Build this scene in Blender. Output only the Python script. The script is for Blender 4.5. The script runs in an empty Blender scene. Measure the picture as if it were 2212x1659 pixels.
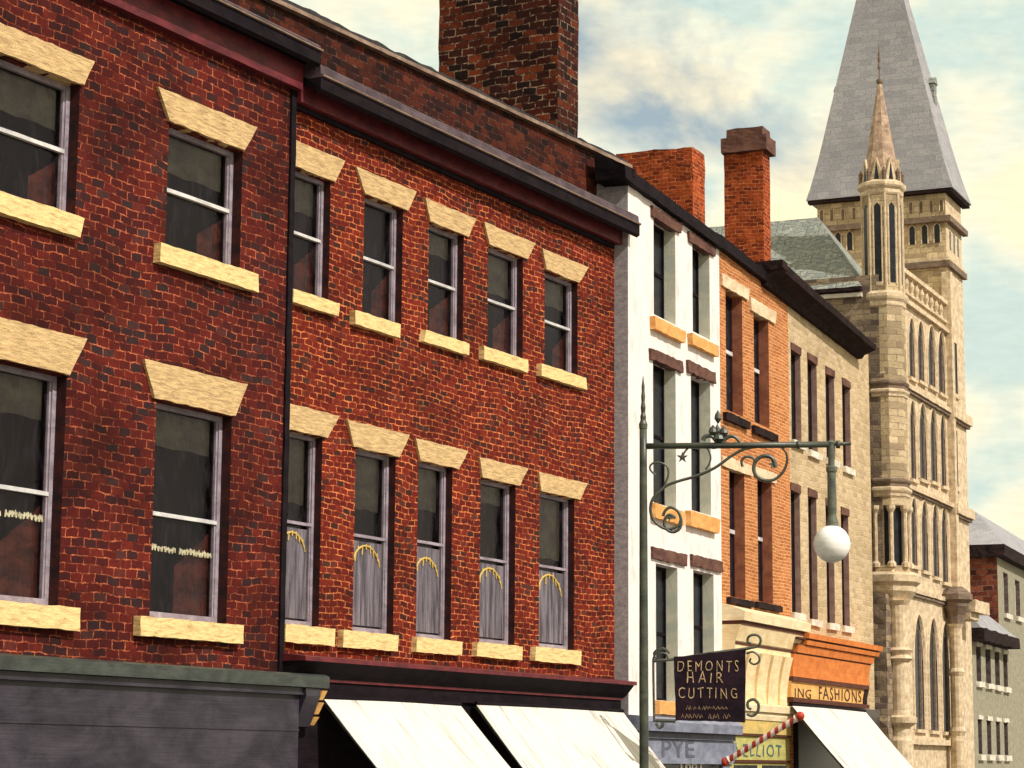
import bpy, bmesh, math, random
from mathutils import Vector, Matrix, noise
random.seed(7)
S = bpy.context.scene
# ------------------------------------------------------------------ camera
W0, H0, FPX = 2212.0, 1659.0, 5000.0
PITCH, ROLL = math.radians(9.35), math.radians(0.4)
CAMZ = 3.3
cam_d = bpy.data.cameras.new('Camera'); cam = bpy.data.objects.new('Camera', cam_d)
S.collection.objects.link(cam); S.camera = cam
cam_d.sensor_width = 36.0; cam_d.lens = 36.0 * FPX / W0
cam_d.clip_start = 0.1; cam_d.clip_end = 5000
_F = Vector((0, math.cos(PITCH), math.sin(PITCH))); _R = Vector((1, 0, 0)); _U = Vector((0, -math.sin(PITCH), math.cos(PITCH)))
c_, s_ = math.cos(ROLL), math.sin(ROLL)
CR = c_ * _R + s_ * _U; CU = -s_ * _R + c_ * _U
CP = Vector((0, 0, CAMZ))
cam.matrix_world = Matrix(((CR.x, CU.x, -_F.x, CP.x), (CR.y, CU.y, -_F.y, CP.y), (CR.z, CU.z, -_F.z, CP.z), (0, 0, 0, 1)))
def ray(px, py): return _F * FPX + CR * (px - W0 / 2) - CU * (py - H0 / 2)
def at(px, py, depth):                       # point at horizontal depth (world Y)
    r = ray(px, py); return CP + r * (depth / r.y)
# ------------------------------------------------------------------ world + sun
YAW_RED, YAW_FAR, YAW_END = math.radians(29), math.radians(24), math.radians(21)
def dvec(y): return Vector((math.sin(y), math.cos(y), 0))
def nvec(y): return Vector((math.cos(y), -math.sin(y), 0))    # outward, toward the street
sun_h = (nvec(YAW_FAR) * math.cos(math.radians(14)) - dvec(YAW_FAR) * math.sin(math.radians(14))).normalized()
SUN_EL = math.radians(43)
to_sun = sun_h * math.cos(SUN_EL) + Vector((0, 0, math.sin(SUN_EL)))
sl = bpy.data.lights.new('Sun', 'SUN'); sl.energy = 3.8; sl.angle = math.radians(0.6); sl.color = (1, 0.94, 0.86)
so = bpy.data.objects.new('Sun', sl); S.collection.objects.link(so)
so.rotation_mode = 'QUATERNION'; so.rotation_quaternion = to_sun.to_track_quat('Z', 'Y'); so.location = (30, -10, 60)
world = bpy.data.worlds.new('World'); S.world = world; world.use_nodes = True
wn = world.node_tree; wn.nodes.clear()
def N(t, ty, **k):
    n = t.nodes.new(ty)
    for a, b in k.items():
        if a.startswith('i_'): n.inputs[int(a[2:]) if a[2:].isdigit() else a[2:]].default_value = b
        else: setattr(n, a, b)
    return n
sky = N(wn, 'ShaderNodeTexSky', sky_type='NISHITA', sun_disc=False, sun_elevation=SUN_EL,
        sun_rotation=math.atan2(to_sun.x, to_sun.y), air_density=1.0, dust_density=0.6, ozone_density=2.0)
bg1 = N(wn, 'ShaderNodeBackground'); bg1.inputs[1].default_value = 0.095
tint = N(wn, 'ShaderNodeMix', data_type='RGBA', blend_type='MULTIPLY'); tint.inputs[0].default_value = 1; tint.inputs[7].default_value = (.92, 1.10, 1.0, 1)
wn.links.new(sky.outputs[0], tint.inputs[6]); wn.links.new(tint.outputs[2], bg1.inputs[0])
tc = N(wn, 'ShaderNodeTexCoord')
mp = N(wn, 'ShaderNodeMapping'); mp.inputs['Location'].default_value = (3.13, 0.4, 2.18); mp.inputs['Scale'].default_value = (1, 1, 1.35)
wn.links.new(tc.outputs['Generated'], mp.inputs[0])
n1 = N(wn, 'ShaderNodeTexNoise'); n1.inputs['Scale'].default_value = 6.5; n1.inputs['Detail'].default_value = 8; n1.inputs['Roughness'].default_value = 0.55; n1.inputs['Distortion'].default_value = 0.5
wn.links.new(mp.outputs[0], n1.inputs['Vector'])
r1 = N(wn, 'ShaderNodeValToRGB'); r1.color_ramp.elements[0].position = 0.34; r1.color_ramp.elements[1].position = 0.46; r1.color_ramp.elements[0].color = (.22, .22, .22, 1)
wn.links.new(n1.outputs[0], r1.inputs[0])
mp2 = N(wn, 'ShaderNodeMapping'); mp2.inputs['Rotation'].default_value = (0.3, 0.9, 0.2); mp2.inputs['Scale'].default_value = (60, 60, 240)
wn.links.new(tc.outputs['Generated'], mp2.inputs[0])
n3 = N(wn, 'ShaderNodeTexNoise'); n3.inputs['Scale'].default_value = 1.6; n3.inputs['Detail'].default_value = 3
wn.links.new(mp2.outputs[0], n3.inputs['Vector'])
n2 = N(wn, 'ShaderNodeTexNoise'); n2.inputs['Scale'].default_value = 11; n2.inputs['Detail'].default_value = 6; n2.inputs['Roughness'].default_value = .52
wn.links.new(mp.outputs[0], n2.inputs['Vector'])
r2 = N(wn, 'ShaderNodeValToRGB')
e = r2.color_ramp.elements; e[0].position = 0.36; e[0].color = (0.56, 0.67, 0.60, 1); e[1].position = 0.66; e[1].color = (0.98, 0.84, 0.55, 1)
q = e.new(0.45); q.color = (0.80, 0.79, 0.62, 1); q = e.new(0.54); q.color = (0.93, 0.82, 0.57, 1)
wn.links.new(n2.outputs[0], r2.inputs[0])
mr = N(wn, 'ShaderNodeMapRange'); mr.inputs[1].default_value = .25; mr.inputs[2].default_value = .75; mr.inputs[3].default_value = 1.0; mr.inputs[4].default_value = 1.1
wn.links.new(n3.outputs[0], mr.inputs[0])
bg2 = N(wn, 'ShaderNodeBackground'); wn.links.new(r2.outputs[0], bg2.inputs[0]); wn.links.new(mr.outputs[0], bg2.inputs[1])
ms = N(wn, 'ShaderNodeMixShader'); wn.links.new(r1.outputs[0], ms.inputs[0]); wn.links.new(bg1.outputs[0], ms.inputs[1]); wn.links.new(bg2.outputs[0], ms.inputs[2])
wo = N(wn, 'ShaderNodeOutputWorld'); wn.links.new(ms.outputs[0], wo.inputs[0])
S.view_settings.view_transform = 'Standard'; S.view_settings.look = 'None'; S.view_settings.gamma = 1; S.view_settings.exposure = 0.22
# ------------------------------------------------------------------ materials
def newmat(name):
    m = bpy.data.materials.new(name); m.use_nodes = True; t = m.node_tree
    b = t.nodes['Principled BSDF']; return m, t, b
def mathn(t, op, a, b=None):
    n = N(t, 'ShaderNodeMath', operation=op)
    for i, v in enumerate((a, b)):
        if v is None: continue
        if isinstance(v, (int, float)): n.inputs[i].default_value = v
        else: t.links.new(v, n.inputs[i])
    return n.outputs[0]
def mixc(t, f, a, b, mode='MIX'):
    n = N(t, 'ShaderNodeMix', data_type='RGBA', blend_type=mode)
    for i, v in ((0, f), (6, a), (7, b)):
        if isinstance(v, (int, float)): n.inputs[i].default_value = v
        elif isinstance(v, tuple): n.inputs[i].default_value = (v[0], v[1], v[2], 1)
        else: t.links.new(v, n.inputs[i])
    return n.outputs[2]
def noise_n(t, vec, scale, detail=3, rough=.5, dist=0.0):
    n = N(t, 'ShaderNodeTexNoise'); n.inputs['Scale'].default_value = scale; n.inputs['Detail'].default_value = detail
    n.inputs['Roughness'].default_value = rough; n.inputs['Distortion'].default_value = dist
    t.links.new(vec, n.inputs['Vector']); return n
def ramp(t, fac, stops):
    n = N(t, 'ShaderNodeValToRGB'); e = n.color_ramp.elements
    while len(e) > 1: e.remove(e[-1])
    for i, (p, c) in enumerate(stops):
        q = e[0] if i == 0 else e.new(p)
        q.position = p; q.color = (c[0], c[1], c[2], 1) if isinstance(c, tuple) else (c, c, c, 1)
    t.links.new(fac, n.inputs[0]); return n.outputs[0]
def uvout(t): return N(t, 'ShaderNodeUVMap', uv_map='UV').outputs[0]
def scaled(t, vec, s):
    m = N(t, 'ShaderNodeMapping'); m.inputs['Scale'].default_value = s; t.links.new(vec, m.inputs[0]); return m.outputs[0]
def grain(t, col, amt=.18, stroke=(9, 40)):
    uv = uvout(t)
    a = noise_n(t, uv, 70, 2, .7).outputs[0]
    b = noise_n(t, scaled(t, uv, (stroke[0], stroke[1], 1)), 1, 4, .6).outputs[0]
    v = mathn(t, 'ADD', mathn(t, 'MULTIPLY', a, .55), mathn(t, 'MULTIPLY', b, .45))
    g = N(t, 'ShaderNodeMapRange'); g.inputs[1].default_value = .3; g.inputs[2].default_value = .7
    g.inputs[3].default_value = 1 - amt * 1.6; g.inputs[4].default_value = 1 + amt * 1.6
    t.links.new(v, g.inputs[0])
    cc = N(t, 'ShaderNodeCombineColor'); [t.links.new(g.outputs[0], cc.inputs[i]) for i in range(3)]
    return mixc(t, 1.0, col, cc.outputs[0], 'MULTIPLY'), v
def bump(t, b, h, s=.4, d=.01):
    n = N(t, 'ShaderNodeBump'); n.inputs['Strength'].default_value = s; n.inputs['Distance'].default_value = d
    t.links.new(h, n.inputs['Height']); t.links.new(n.outputs[0], b.inputs['Normal'])
def brickmat(name, stops, mort_lo, mort_hi, bw, bh, msize=.012, wob=.02, mthr=(.42, .6), soot=(.35, .65, .45), rough=.85, soot_scale=.5):
    m, t, b = newmat(name); uv = uvout(t)
    nz = noise_n(t, uv, 8.3, 4, .7); sub = N(t, 'ShaderNodeVectorMath', operation='SUBTRACT'); sub.inputs[1].default_value = (.5, .5, .5)
    t.links.new(nz.outputs['Color'], sub.inputs[0])
    sc = N(t, 'ShaderNodeVectorMath', operation='SCALE'); sc.inputs['Scale'].default_value = wob * 2; t.links.new(sub.outputs[0], sc.inputs[0])
    nzb = noise_n(t, uv, 1.1, 1); subb = N(t, 'ShaderNodeVectorMath', operation='SUBTRACT'); subb.inputs[1].default_value = (.5, .5, .5)
    t.links.new(nzb.outputs['Color'], subb.inputs[0])
    scb = N(t, 'ShaderNodeVectorMath', operation='SCALE'); scb.inputs['Scale'].default_value = wob * 5; t.links.new(subb.outputs[0], scb.inputs[0])
    ad = N(t, 'ShaderNodeVectorMath', operation='ADD'); t.links.new(uv, ad.inputs[0]); t.links.new(sc.outputs[0], ad.inputs[1])
    ad2 = N(t, 'ShaderNodeVectorMath', operation='ADD'); t.links.new(ad.outputs[0], ad2.inputs[0]); t.links.new(scb.outputs[0], ad2.inputs[1])
    br = N(t, 'ShaderNodeTexBrick'); br.inputs['Color1'].default_value = (0, 0, 0, 1); br.inputs['Color2'].default_value = (1, 1, 1, 1)
    br.inputs['Scale'].default_value = 1; br.inputs['Mortar Size'].default_value = msize; br.inputs['Mortar Smooth'].default_value = .5
    br.inputs['Brick Width'].default_value = bw; br.inputs['Row Height'].default_value = bh; br.inputs['Mortar'].default_value = (.5, .5, .5, 1)
    t.links.new(ad2.outputs[0], br.inputs['Vector'])
    rnd = N(t, 'ShaderNodeSeparateColor'); t.links.new(br.outputs['Color'], rnd.inputs[0])
    base = ramp(t, rnd.outputs[0], stops)
    # soot and paint mottling
    so_ = noise_n(t, uv, soot_scale, 5, .6).outputs[0]
    sm = ramp(t, so_, [(soot[0], soot[2]), (soot[1], 1.0)])
    base = mixc(t, 1.0, base, sm, 'MULTIPLY')
    mt = noise_n(t, uv, 16, 3, .65).outputs[0]
    base = mixc(t, mathn(t, 'MULTIPLY', ramp(t, mt, [(.45, 0.0), (.62, 1.0)]), .38), base, (stops[0][1][0] * .5, stops[0][1][1] * .5, stops[0][1][2] * .6))
    mn = noise_n(t, uv, 6.3, 5, .75).outputs[0]
    mcol = ramp(t, mn, [(mthr[0], mort_lo), (mthr[1], mort_hi)])
    mcol = mixc(t, 1.0, mcol, sm, 'MULTIPLY')
    c = mixc(t, br.outputs['Fac'], base, mcol)
    c, g = grain(t, c, .22, (30, 60))
    t.links.new(c, b.inputs['Base Color']); b.inputs['Roughness'].default_value = rough; b.inputs['Specular IOR Level'].default_value = .12
    h = mathn(t, 'SUBTRACT', mathn(t, 'MULTIPLY', g, .6), br.outputs['Fac'])
    bump(t, b, h, .5, .012)
    return m
def plainmat(name, c1, c2=None, rough=.8, amt=.18, stroke=(9, 40), scale=3.0, metal=0.0, spec=.22, bmp=.35, lo=.38, hi=.62, st=1.6):
    m, t, b = newmat(name); uv = uvout(t)
    if c2 is None: c2 = tuple(x * .7 for x in c1)
    n = noise_n(t, scaled(t, uv, (1, st, 1)), scale, 5, .62, .4).outputs[0]
    c = ramp(t, n, [(lo, c2), (hi, c1)])
    c, g = grain(t, c, amt, stroke)
    t.links.new(c, b.inputs['Base Color']); b.inputs['Roughness'].default_value = rough; b.inputs['Metallic'].default_value = metal
    b.inputs['Specular IOR Level'].default_value = spec
    bump(t, b, g, bmp, .01)
    return m
def slatemat(name, c1, c2, bw, bh, msize=.01, lo=(.1, .1, .1)):
    return brickmat(name, [(0, c2), (.6, c1), (1, tuple(x * 1.15 for x in c1))], lo, tuple(x * .8 for x in c1), bw, bh, msize, .012, (.4, .7), (.3, .7, .8), .7)
M = {}
M['brickA'] = brickmat('shaded red brick', [(0, (.034, .017, .018)), (.15, (.052, .009, .009)), (.5, (.095, .009, .007)), (.9, (.14, .016, .009)), (1, (.050, .024, .024))],  # darker than the neighbour's brick: the house's weaker light is put into colour
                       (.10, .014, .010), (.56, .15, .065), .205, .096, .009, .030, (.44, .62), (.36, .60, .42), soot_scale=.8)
M['brickB'] = brickmat('warm red brick', [(0, (.042, .018, .015)), (.14, (.080, .010, .007)), (.5, (.145, .012, .007)), (.9, (.20, .021, .009)), (1, (.070, .028, .022))],
                       (.18, .021, .010), (.76, .235, .08), .175, .080, .009, .028, (.43, .59), (.34, .60, .58), soot_scale=.9)
M['brickC'] = brickmat('chimney brick', [(0, (.014, .006, .006)), (.4, (.050, .010, .006)), (.75, (.11, .018, .008)), (1, (.23, .045, .014))],
                       (.05, .02, .015), (.50, .33, .22), .26, .125, .013, .022, (.46, .62), (.35, .62, .5))
M['brickF'] = brickmat('subdued attic brick', [(0, (.014, .006, .006)), (.4, (.045, .009, .006)), (.75, (.085, .014, .007)), (1, (.13, .026, .010))],
                       (.03, .012, .010), (.17, .075, .045), .22, .10, .011, .022, (.46, .66), (.35, .62, .6))
M['brickD'] = brickmat('red chimney brick', [(0, (.13, .022, .009)), (.5, (.30, .048, .013)), (1, (.44, .085, .020))],
                       (.30, .06, .02), (.70, .26, .10), .16, .075, .008, .028, (.40, .62), (.3, .6, .6))
M['brickO'] = brickmat('orange brick', [(0, (.36, .115, .04)), (.5, (.47, .165, .055)), (1, (.56, .225, .085))],
                       (.55, .22, .08), (.78, .45, .21), .24, .062, .009, .016, (.35, .6), (.3, .6, .8))
M['brickE'] = brickmat('far dark brick', [(0, (.05, .015, .012)), (.5, (.15, .035, .02)), (1, (.30, .08, .04))],
                       (.05, .03, .025), (.25, .12, .08), .40, .22, .03, .03, (.35, .6), (.3, .6, .6))
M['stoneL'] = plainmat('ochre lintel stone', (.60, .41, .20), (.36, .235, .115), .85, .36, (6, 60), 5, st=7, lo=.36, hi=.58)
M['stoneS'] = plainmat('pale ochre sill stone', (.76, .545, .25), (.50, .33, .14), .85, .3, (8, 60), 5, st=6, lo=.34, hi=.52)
M['frame'] = plainmat('mauve grey window paint', (.34, .29, .335), (.20, .16, .195), .6, .2, (20, 20))
M['rail'] = plainmat('pale grey sash paint', (.62, .60, .58), (.42, .40, .42), .6, .12, (20, 20))
M['maroon'] = plainmat('maroon cornice paint', (.15, .022, .028), (.075, .012, .018), .5, .25, (2, 50))
M['black'] = plainmat('black painted timber', (.014, .008, .011), (.006, .004, .006), .75, .3, (2, 50), spec=.08)
M['purple'] = plainmat('purple grey lead gutter', (.105, .072, .088), (.05, .032, .04), .6, .2, (1.2, 60))
M['coping'] = plainmat('tan coping stone', (.30, .21, .155), (.15, .095, .07), .8, .22, (2, 60))
M['green'] = plainmat('grey green shop paint', (.060, .070, .060), (.035, .038, .036), .4, .22, (2, 60))
M['shopdark'] = plainmat('dark slate shop paint', (.050, .042, .056), (.022, .018, .027), .32, .3, (1.5, 50), 1.4)
M['white'] = plainmat('white stucco', (.77, .69, .665), (.58, .52, .49), .85, .14, (25, 4), 3, lo=.30, hi=.48, st=.5)
M['whiteR'] = plainmat('greenish cream jamb paint', (.66, .63, .50), (.48, .50, .43), .85, .12, (25, 6), 2)
M['brown'] = plainmat('brown lintel stone', (.15, .070, .050), (.08, .035, .028), .85, .2, (10, 30))
M['osill'] = plainmat('orange ochre sill', (.72, .38, .13), (.60, .28, .085), .85, .16, (10, 30))
M['cream'] = plainmat('cream shopfront paint', (.82, .66, .40), (.68, .50, .27), .8, .12, (3, 30), 2)
M['creamhi'] = plainmat('pale cream stone', (.80, .66, .44), (.68, .52, .31), .8, .12, (3, 30), 2)
M['yellow'] = plainmat('mustard shop paint', (.60, .42, .13), (.42, .32, .12), .8, .14, (8, 20), 3)
M['olive'] = plainmat('olive yellow fascia', (.46, .43, .15), (.36, .31, .10), .8, .14, (8, 20), 3)
M['terra'] = plainmat('terracotta fascia paint', (.64, .20, .045), (.50, .14, .03), .75, .12, (3, 30), 3)
M['terradk'] = plainmat('dark brown moulding', (.10, .03, .018), None, .75, .15)
M['tanband'] = plainmat('ochre signboard', (.72, .40, .13), (.60, .30, .09), .75, .12, (3, 30), 3)
M['greystone'] = brickmat('buff rubble wall', [(0, (.46, .33, .19)), (.5, (.58, .43, .25)), (1, (.66, .50, .31))],
                      (.42, .31, .19), (.68, .53, .34), .28, .11, .014, .03, (.4, .62), (.3, .65, .78))
M['jamb'] = plainmat('mauve brown jamb', (.36, .23, .19), (.24, .15, .13), .85, .15, (20, 4))
M['jambO'] = plainmat('rust brown jamb', (.36, .13, .07), (.22, .075, .045), .85, .15, (20, 4))
M['darkeave'] = plainmat('dark brown cornice', (.030, .016, .016), (.012, .008, .009), .85, .35, (3, 40), spec=.08)
M['slate'] = slatemat('green grey slate', (.31, .32, .28), (.22, .245, .23), .30, .15, .020, (.13, .14, .135))
M['spire'] = brickmat('blue grey spire slates', [(0, (.30, .295, .315)), (.5, (.35, .34, .355)), (1, (.39, .375, .385))],
                      (.19, .19, .21), (.34, .33, .345), .30, .16, .006, .01, (.4, .6), (.3, .7, .82), .75)
M['roofdk'] = slatemat('dark slate', (.05, .045, .05), (.03, .028, .03), .3, .18, .01, (.01, .01, .01))
M['tower'] = brickmat('weathered sandstone', [(0, (.36, .27, .17)), (.4, (.58, .44, .26)), (1, (.74, .58, .36))],
                      (.24, .17, .12), (.54, .41, .26), .30, .15, .010, .014, (.4, .62), (.3, .62, .55))
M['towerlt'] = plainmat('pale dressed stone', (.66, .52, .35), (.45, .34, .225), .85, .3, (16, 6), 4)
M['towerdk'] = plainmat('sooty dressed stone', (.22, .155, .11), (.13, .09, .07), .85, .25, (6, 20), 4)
M['towershade'] = brickmat('shade toned sandstone', [(0, (.13, .09, .075)), (.5, (.27, .20, .14)), (1, (.40, .30, .19))],  # hall end wall and pier: shade put into a darker copy of the stone
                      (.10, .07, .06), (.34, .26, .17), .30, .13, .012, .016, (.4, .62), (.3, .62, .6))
M['sagewall'] = plainmat('sage grey render', (.31, .28, .20), (.23, .21, .16), .9, .16, (10, 12), 3)
M['whitestone'] = plainmat('white sill paint', (.70, .64, .54), (.52, .47, .40), .85, .15)
M['canvas'] = plainmat('cream awning canvas', (.66, .61, .55), (.34, .31, .28), .9, .2, (22, 1.6), 5.5, lo=.30, hi=.47, st=.16)
M['iron'] = plainmat('dark green iron', (.060, .068, .042), (.020, .022, .018), .42, .3, (40, 8), spec=.6)
M['opal'] = plainmat('white opal glass', (.86, .83, .80), (.62, .64, .64), .28, .07, (12, 30), 4, lo=.3, hi=.5)
M['fixture'] = plainmat('grey green lamp fitting', (.14, .15, .11), (.07, .07, .06), .45, .2)
M['gold'] = plainmat('gold leaf', (.66, .45, .12), (.50, .34, .10), .5, .2, (30, 30))
M['paleletter'] = plainmat('pale gilt lettering', (.62, .56, .38), (.40, .36, .24), .6, .2, (30, 30))
M['signblack'] = plainmat('black signboard', (.020, .010, .016), (.010, .006, .010), .8, .3, (14, 14), spec=.06)
M['signletter'] = plainmat('faded cream lettering', (.50, .36, .20), (.26, .17, .10), .6, .3, (30, 30), 8)
M['inkletter'] = plainmat('dark brown lettering', (.07, .03, .02), None, .7, .2)
M['blueletter'] = plainmat('teal lettering', (.07, .13, .13), None, .7, .2)
M['blueshop'] = plainmat('blue grey shop paint', (.24, .255, .33), (.15, .16, .22), .6, .15, (4, 30), 2.5)
M['blueletterdk'] = plainmat('slate grey lettering', (.11, .11, .15), None, .6, .2)
M['red'] = plainmat('barber red', (.50, .055, .03), None, .5, .12)
M['wpaint'] = plainmat('barber white', (.80, .74, .66), (.7, .62, .55), .5, .1)
M['curtain'] = plainmat('rust brown curtain', (.42, .12, .085), (.14, .045, .04), .9, .25, (45, 2))
M['blind'] = plainmat('olive roller blind', (.24, .23, .17), (.15, .14, .11), .9, .2, (10, 10))
M['panel'] = plainmat('mauve grey lower panel', (.19, .165, .19), (.055, .045, .058), .7, .3, (60, 3), 14, st=.07)
M['jambR'] = plainmat('dark maroon reveal', (.055, .012, .010), (.018, .007, .009), .8, .3, (20, 3), 4)  # brick reveals: shade inside the openings put into the colour; also window frames
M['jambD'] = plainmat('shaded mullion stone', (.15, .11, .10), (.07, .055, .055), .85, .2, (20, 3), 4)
M['spirelet'] = plainmat('pinkish brown spirelet stone', (.48, .34, .24), (.26, .175, .125), .85, .3, (40, 3), 5)
M['olint'] = plainmat('muted cream lintel', (.74, .57, .39), (.56, .41, .26), .85, .16, (10, 30))
M['sidewall'] = plainmat('stippled shade grey wall', (.36, .335, .35), (.24, .225, .24), .9, .3, (40, 40), 9)  # end face of the white house, its shade put into the grey
M['room'] = plainmat('dark room', (.020, .014, .016), None, .9)
M['void'] = plainmat('blue black glass', (.022, .026, .032), (.012, .012, .016), .22, .2, (30, 3))
M['asphalt'] = plainmat('asphalt', (.055, .053, .05), (.04, .04, .04), .9, .2)
M['paving'] = plainmat('stone paving', (.30, .27, .23), (.22, .20, .17), .85, .2)
def glassmat():
    m = bpy.data.materials.new('window glass'); m.use_nodes = True; t = m.node_tree; t.nodes.clear()
    tr = N(t, 'ShaderNodeBsdfTransparent'); tr.inputs[0].default_value = (.80, .78, .78, 1)
    gl = N(t, 'ShaderNodeBsdfGlossy'); gl.inputs['Roughness'].default_value = .12; gl.inputs[0].default_value = (.5, .45, .5, 1)
    df = N(t, 'ShaderNodeBsdfDiffuse'); uv = uvout(t)
    df.inputs[0].default_value = (.050, .040, .050, 1)
    n = noise_n(t, scaled(t, uv, (5, 1.6, 1)), 1.6, 5, .65, .6).outputs[0]
    fr = N(t, 'ShaderNodeFresnel'); fr.inputs[0].default_value = 1.45
    bp = N(t, 'ShaderNodeBump'); bp.inputs['Strength'].default_value = .25; bp.inputs['Distance'].default_value = .02
    t.links.new(n, bp.inputs['Height']); t.links.new(bp.outputs[0], gl.inputs['Normal'])
    m1 = N(t, 'ShaderNodeMixShader'); t.links.new(fr.outputs[0], m1.inputs[0]); t.links.new(tr.outputs[0], m1.inputs[1]); t.links.new(gl.outputs[0], m1.inputs[2])
    m2 = N(t, 'ShaderNodeMixShader'); t.links.new(mathn(t, 'MULTIPLY', ramp(t, n, [(.48, 0.02), (.72, .38)]), 1.0), m2.inputs[0]); t.links.new(m1.outputs[0], m2.inputs[1]); t.links.new(df.outputs[0], m2.inputs[2])
    o = N(t, 'ShaderNodeOutputMaterial'); t.links.new(m2.outputs[0], o.inputs[0]); return m
M['glass'] = glassmat()
# ------------------------------------------------------------------ mesh builder
class MB:
    def __init__(s): s.v = []; s.f = []; s.m = []
    def face(s, pts, mi=0):
        i = len(s.v); s.v += [tuple(p) for p in pts]; s.f.append(tuple(range(i, i + len(pts)))); s.m.append(mi); return s
    def box(s, x0, x1, y0, y1, z0, z1, mi=0):
        if x0 > x1: x0, x1 = x1, x0
        if y0 > y1: y0, y1 = y1, y0
        if z0 > z1: z0, z1 = z1, z0
        return s.hexa([(x0, y0, z0), (x1, y0, z0), (x1, y0, z1), (x0, y0, z1)], [(x0, y1, z0), (x1, y1, z0), (x1, y1, z1), (x0, y1, z1)], mi)
    def hexa(s, a, b, mi=0):
        # a = front loop (seen from -y counterclockwise), b = the back loop
        i = len(s.v); s.v += [tuple(p) for p in a] + [tuple(p) for p in b]
        n = len(a)
        s.f.append(tuple(i + k for k in range(n))); s.f.append(tuple(i + n + k for k in reversed(range(n)))); s.m += [mi, mi]
        for k in range(n):
            k2 = (k + 1) % n
            s.f.append((i + k, i + n + k, i + n + k2, i + k2)); s.m.append(mi)
        return s
    def prism_x(s, prof, x0, x1, mi=0):          # prof: list of (y,z) running along x
        a = [(x0, y, z) for y, z in prof]; b = [(x1, y, z) for y, z in prof]
        return s.hexa(a, b, mi)
    def rough(s, a, b, n=(8, 3, 2), amp=.008, freq=6, mi=0):
        """eight-corner block with subdivided, slightly uneven faces (a, b: four-corner loops)"""
        P = [Vector(p) for p in a] + [Vector(p) for p in b]
        # corner order: a0 bl, a1 br, a2 tr, a3 tl ; b same
        def tri(u, w, q):
            f = (P[0] * (1 - u) + P[1] * u) * (1 - w) + (P[3] * (1 - u) + P[2] * u) * w
            g = (P[4] * (1 - u) + P[5] * u) * (1 - w) + (P[7] * (1 - u) + P[6] * u) * w
            return f * (1 - q) + g * q
        idx = {}
        def vid(i, j, k):
            key = (i, j, k)
            if key not in idx:
                p = tri(i / n[0], j / n[1], k / n[2])
                d = noise.noise_vector(p * freq) + noise.noise_vector(p * freq * 3.1) * .5
                idx[key] = len(s.v); s.v.append(tuple(p + Vector((d.x, d.y * .5, d.z)) * amp))
            return idx[key]
        for i in range(n[0]):
            for j in range(n[1]):
                s.f.append((vid(i, j, 0), vid(i + 1, j, 0), vid(i + 1, j + 1, 0), vid(i, j + 1, 0))); s.m.append(mi)
                s.f.append((vid(i, j, n[2]), vid(i, j + 1, n[2]), vid(i + 1, j + 1, n[2]), vid(i + 1, j, n[2]))); s.m.append(mi)
        for i in range(n[0]):
            for k in range(n[2]):
                s.f.append((vid(i, 0, k), vid(i, 0, k + 1), vid(i + 1, 0, k + 1), vid(i + 1, 0, k))); s.m.append(mi)
                s.f.append((vid(i, n[1], k), vid(i + 1, n[1], k), vid(i + 1, n[1], k + 1), vid(i, n[1], k + 1))); s.m.append(mi)
        for j in range(n[1]):
            for k in range(n[2]):
                s.f.append((vid(0, j, k), vid(0, j + 1, k), vid(0, j + 1, k + 1), vid(0, j, k + 1))); s.m.append(mi)
                s.f.append((vid(n[0], j, k), vid(n[0], j, k + 1), vid(n[0], j + 1, k + 1), vid(n[0], j + 1, k))); s.m.append(mi)
        return s
    def rbox(s, x0, x1, y0, y1, z0, z1, n=(8, 3, 2), amp=.008, freq=6, mi=0):
        a = [(x0, y0, z0), (x1, y0, z0), (x1, y0, z1), (x0, y0, z1)]; b = [(x, y1, z) for x, y, z in a]
        return s.rough(a, b, n, amp, freq, mi)
    def lathe(s, cx, cy, prof, n=24, rot=0.0, mi=0, sy=1.0):
        i = len(s.v)
        for r, z in prof:
            for k in range(n):
                a = rot + 2 * math.pi * k / n; s.v.append((cx + r * math.cos(a), cy + r * sy * math.sin(a), z))
        for j in range(len(prof) - 1):
            for k in range(n):
                k2 = (k + 1) % n
                s.f.append((i + j * n + k, i + j * n + k2, i + (j + 1) * n + k2, i + (j + 1) * n + k)); s.m.append(mi)
        s.f.append(tuple(i + k for k in reversed(range(n)))); s.m.append(mi)
        s.f.append(tuple(i + (len(prof) - 1) * n + k for k in range(n))); s.m.append(mi)
        return s
    def tube(s, pts, r, n=8, mi=0, taper=None):
        pts = [Vector(p) for p in pts]; i = len(s.v); L = len(pts)
        up = None
        for j, p in enumerate(pts):
            t = (pts[min(j + 1, L - 1)] - pts[max(j - 1, 0)]).normalized()
            if up is None:
                up = t.orthogonal().normalized()
            up = (up - t * up.dot(t)).normalized(); w = t.cross(up)
            rr = r if taper is None else r * (1 + (taper - 1) * j / (L - 1))
            if callable(r): rr = r(j / (L - 1))
            for k in range(n):
                a = 2 * math.pi * k / n; s.v.append(tuple(p + up * math.cos(a) * rr + w * math.sin(a) * rr))
        for j in range(L - 1):
            for k in range(n):
                k2 = (k + 1) % n
                s.f.append((i + j * n + k, i + j * n + k2, i + (j + 1) * n + k2, i + (j + 1) * n + k)); s.m.append(mi)
        s.f.append(tuple(i + k for k in reversed(range(n)))); s.m.append(mi)
        s.f.append(tuple(i + (L - 1) * n + k for k in range(n))); s.m.append(mi)
        return s
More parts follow.
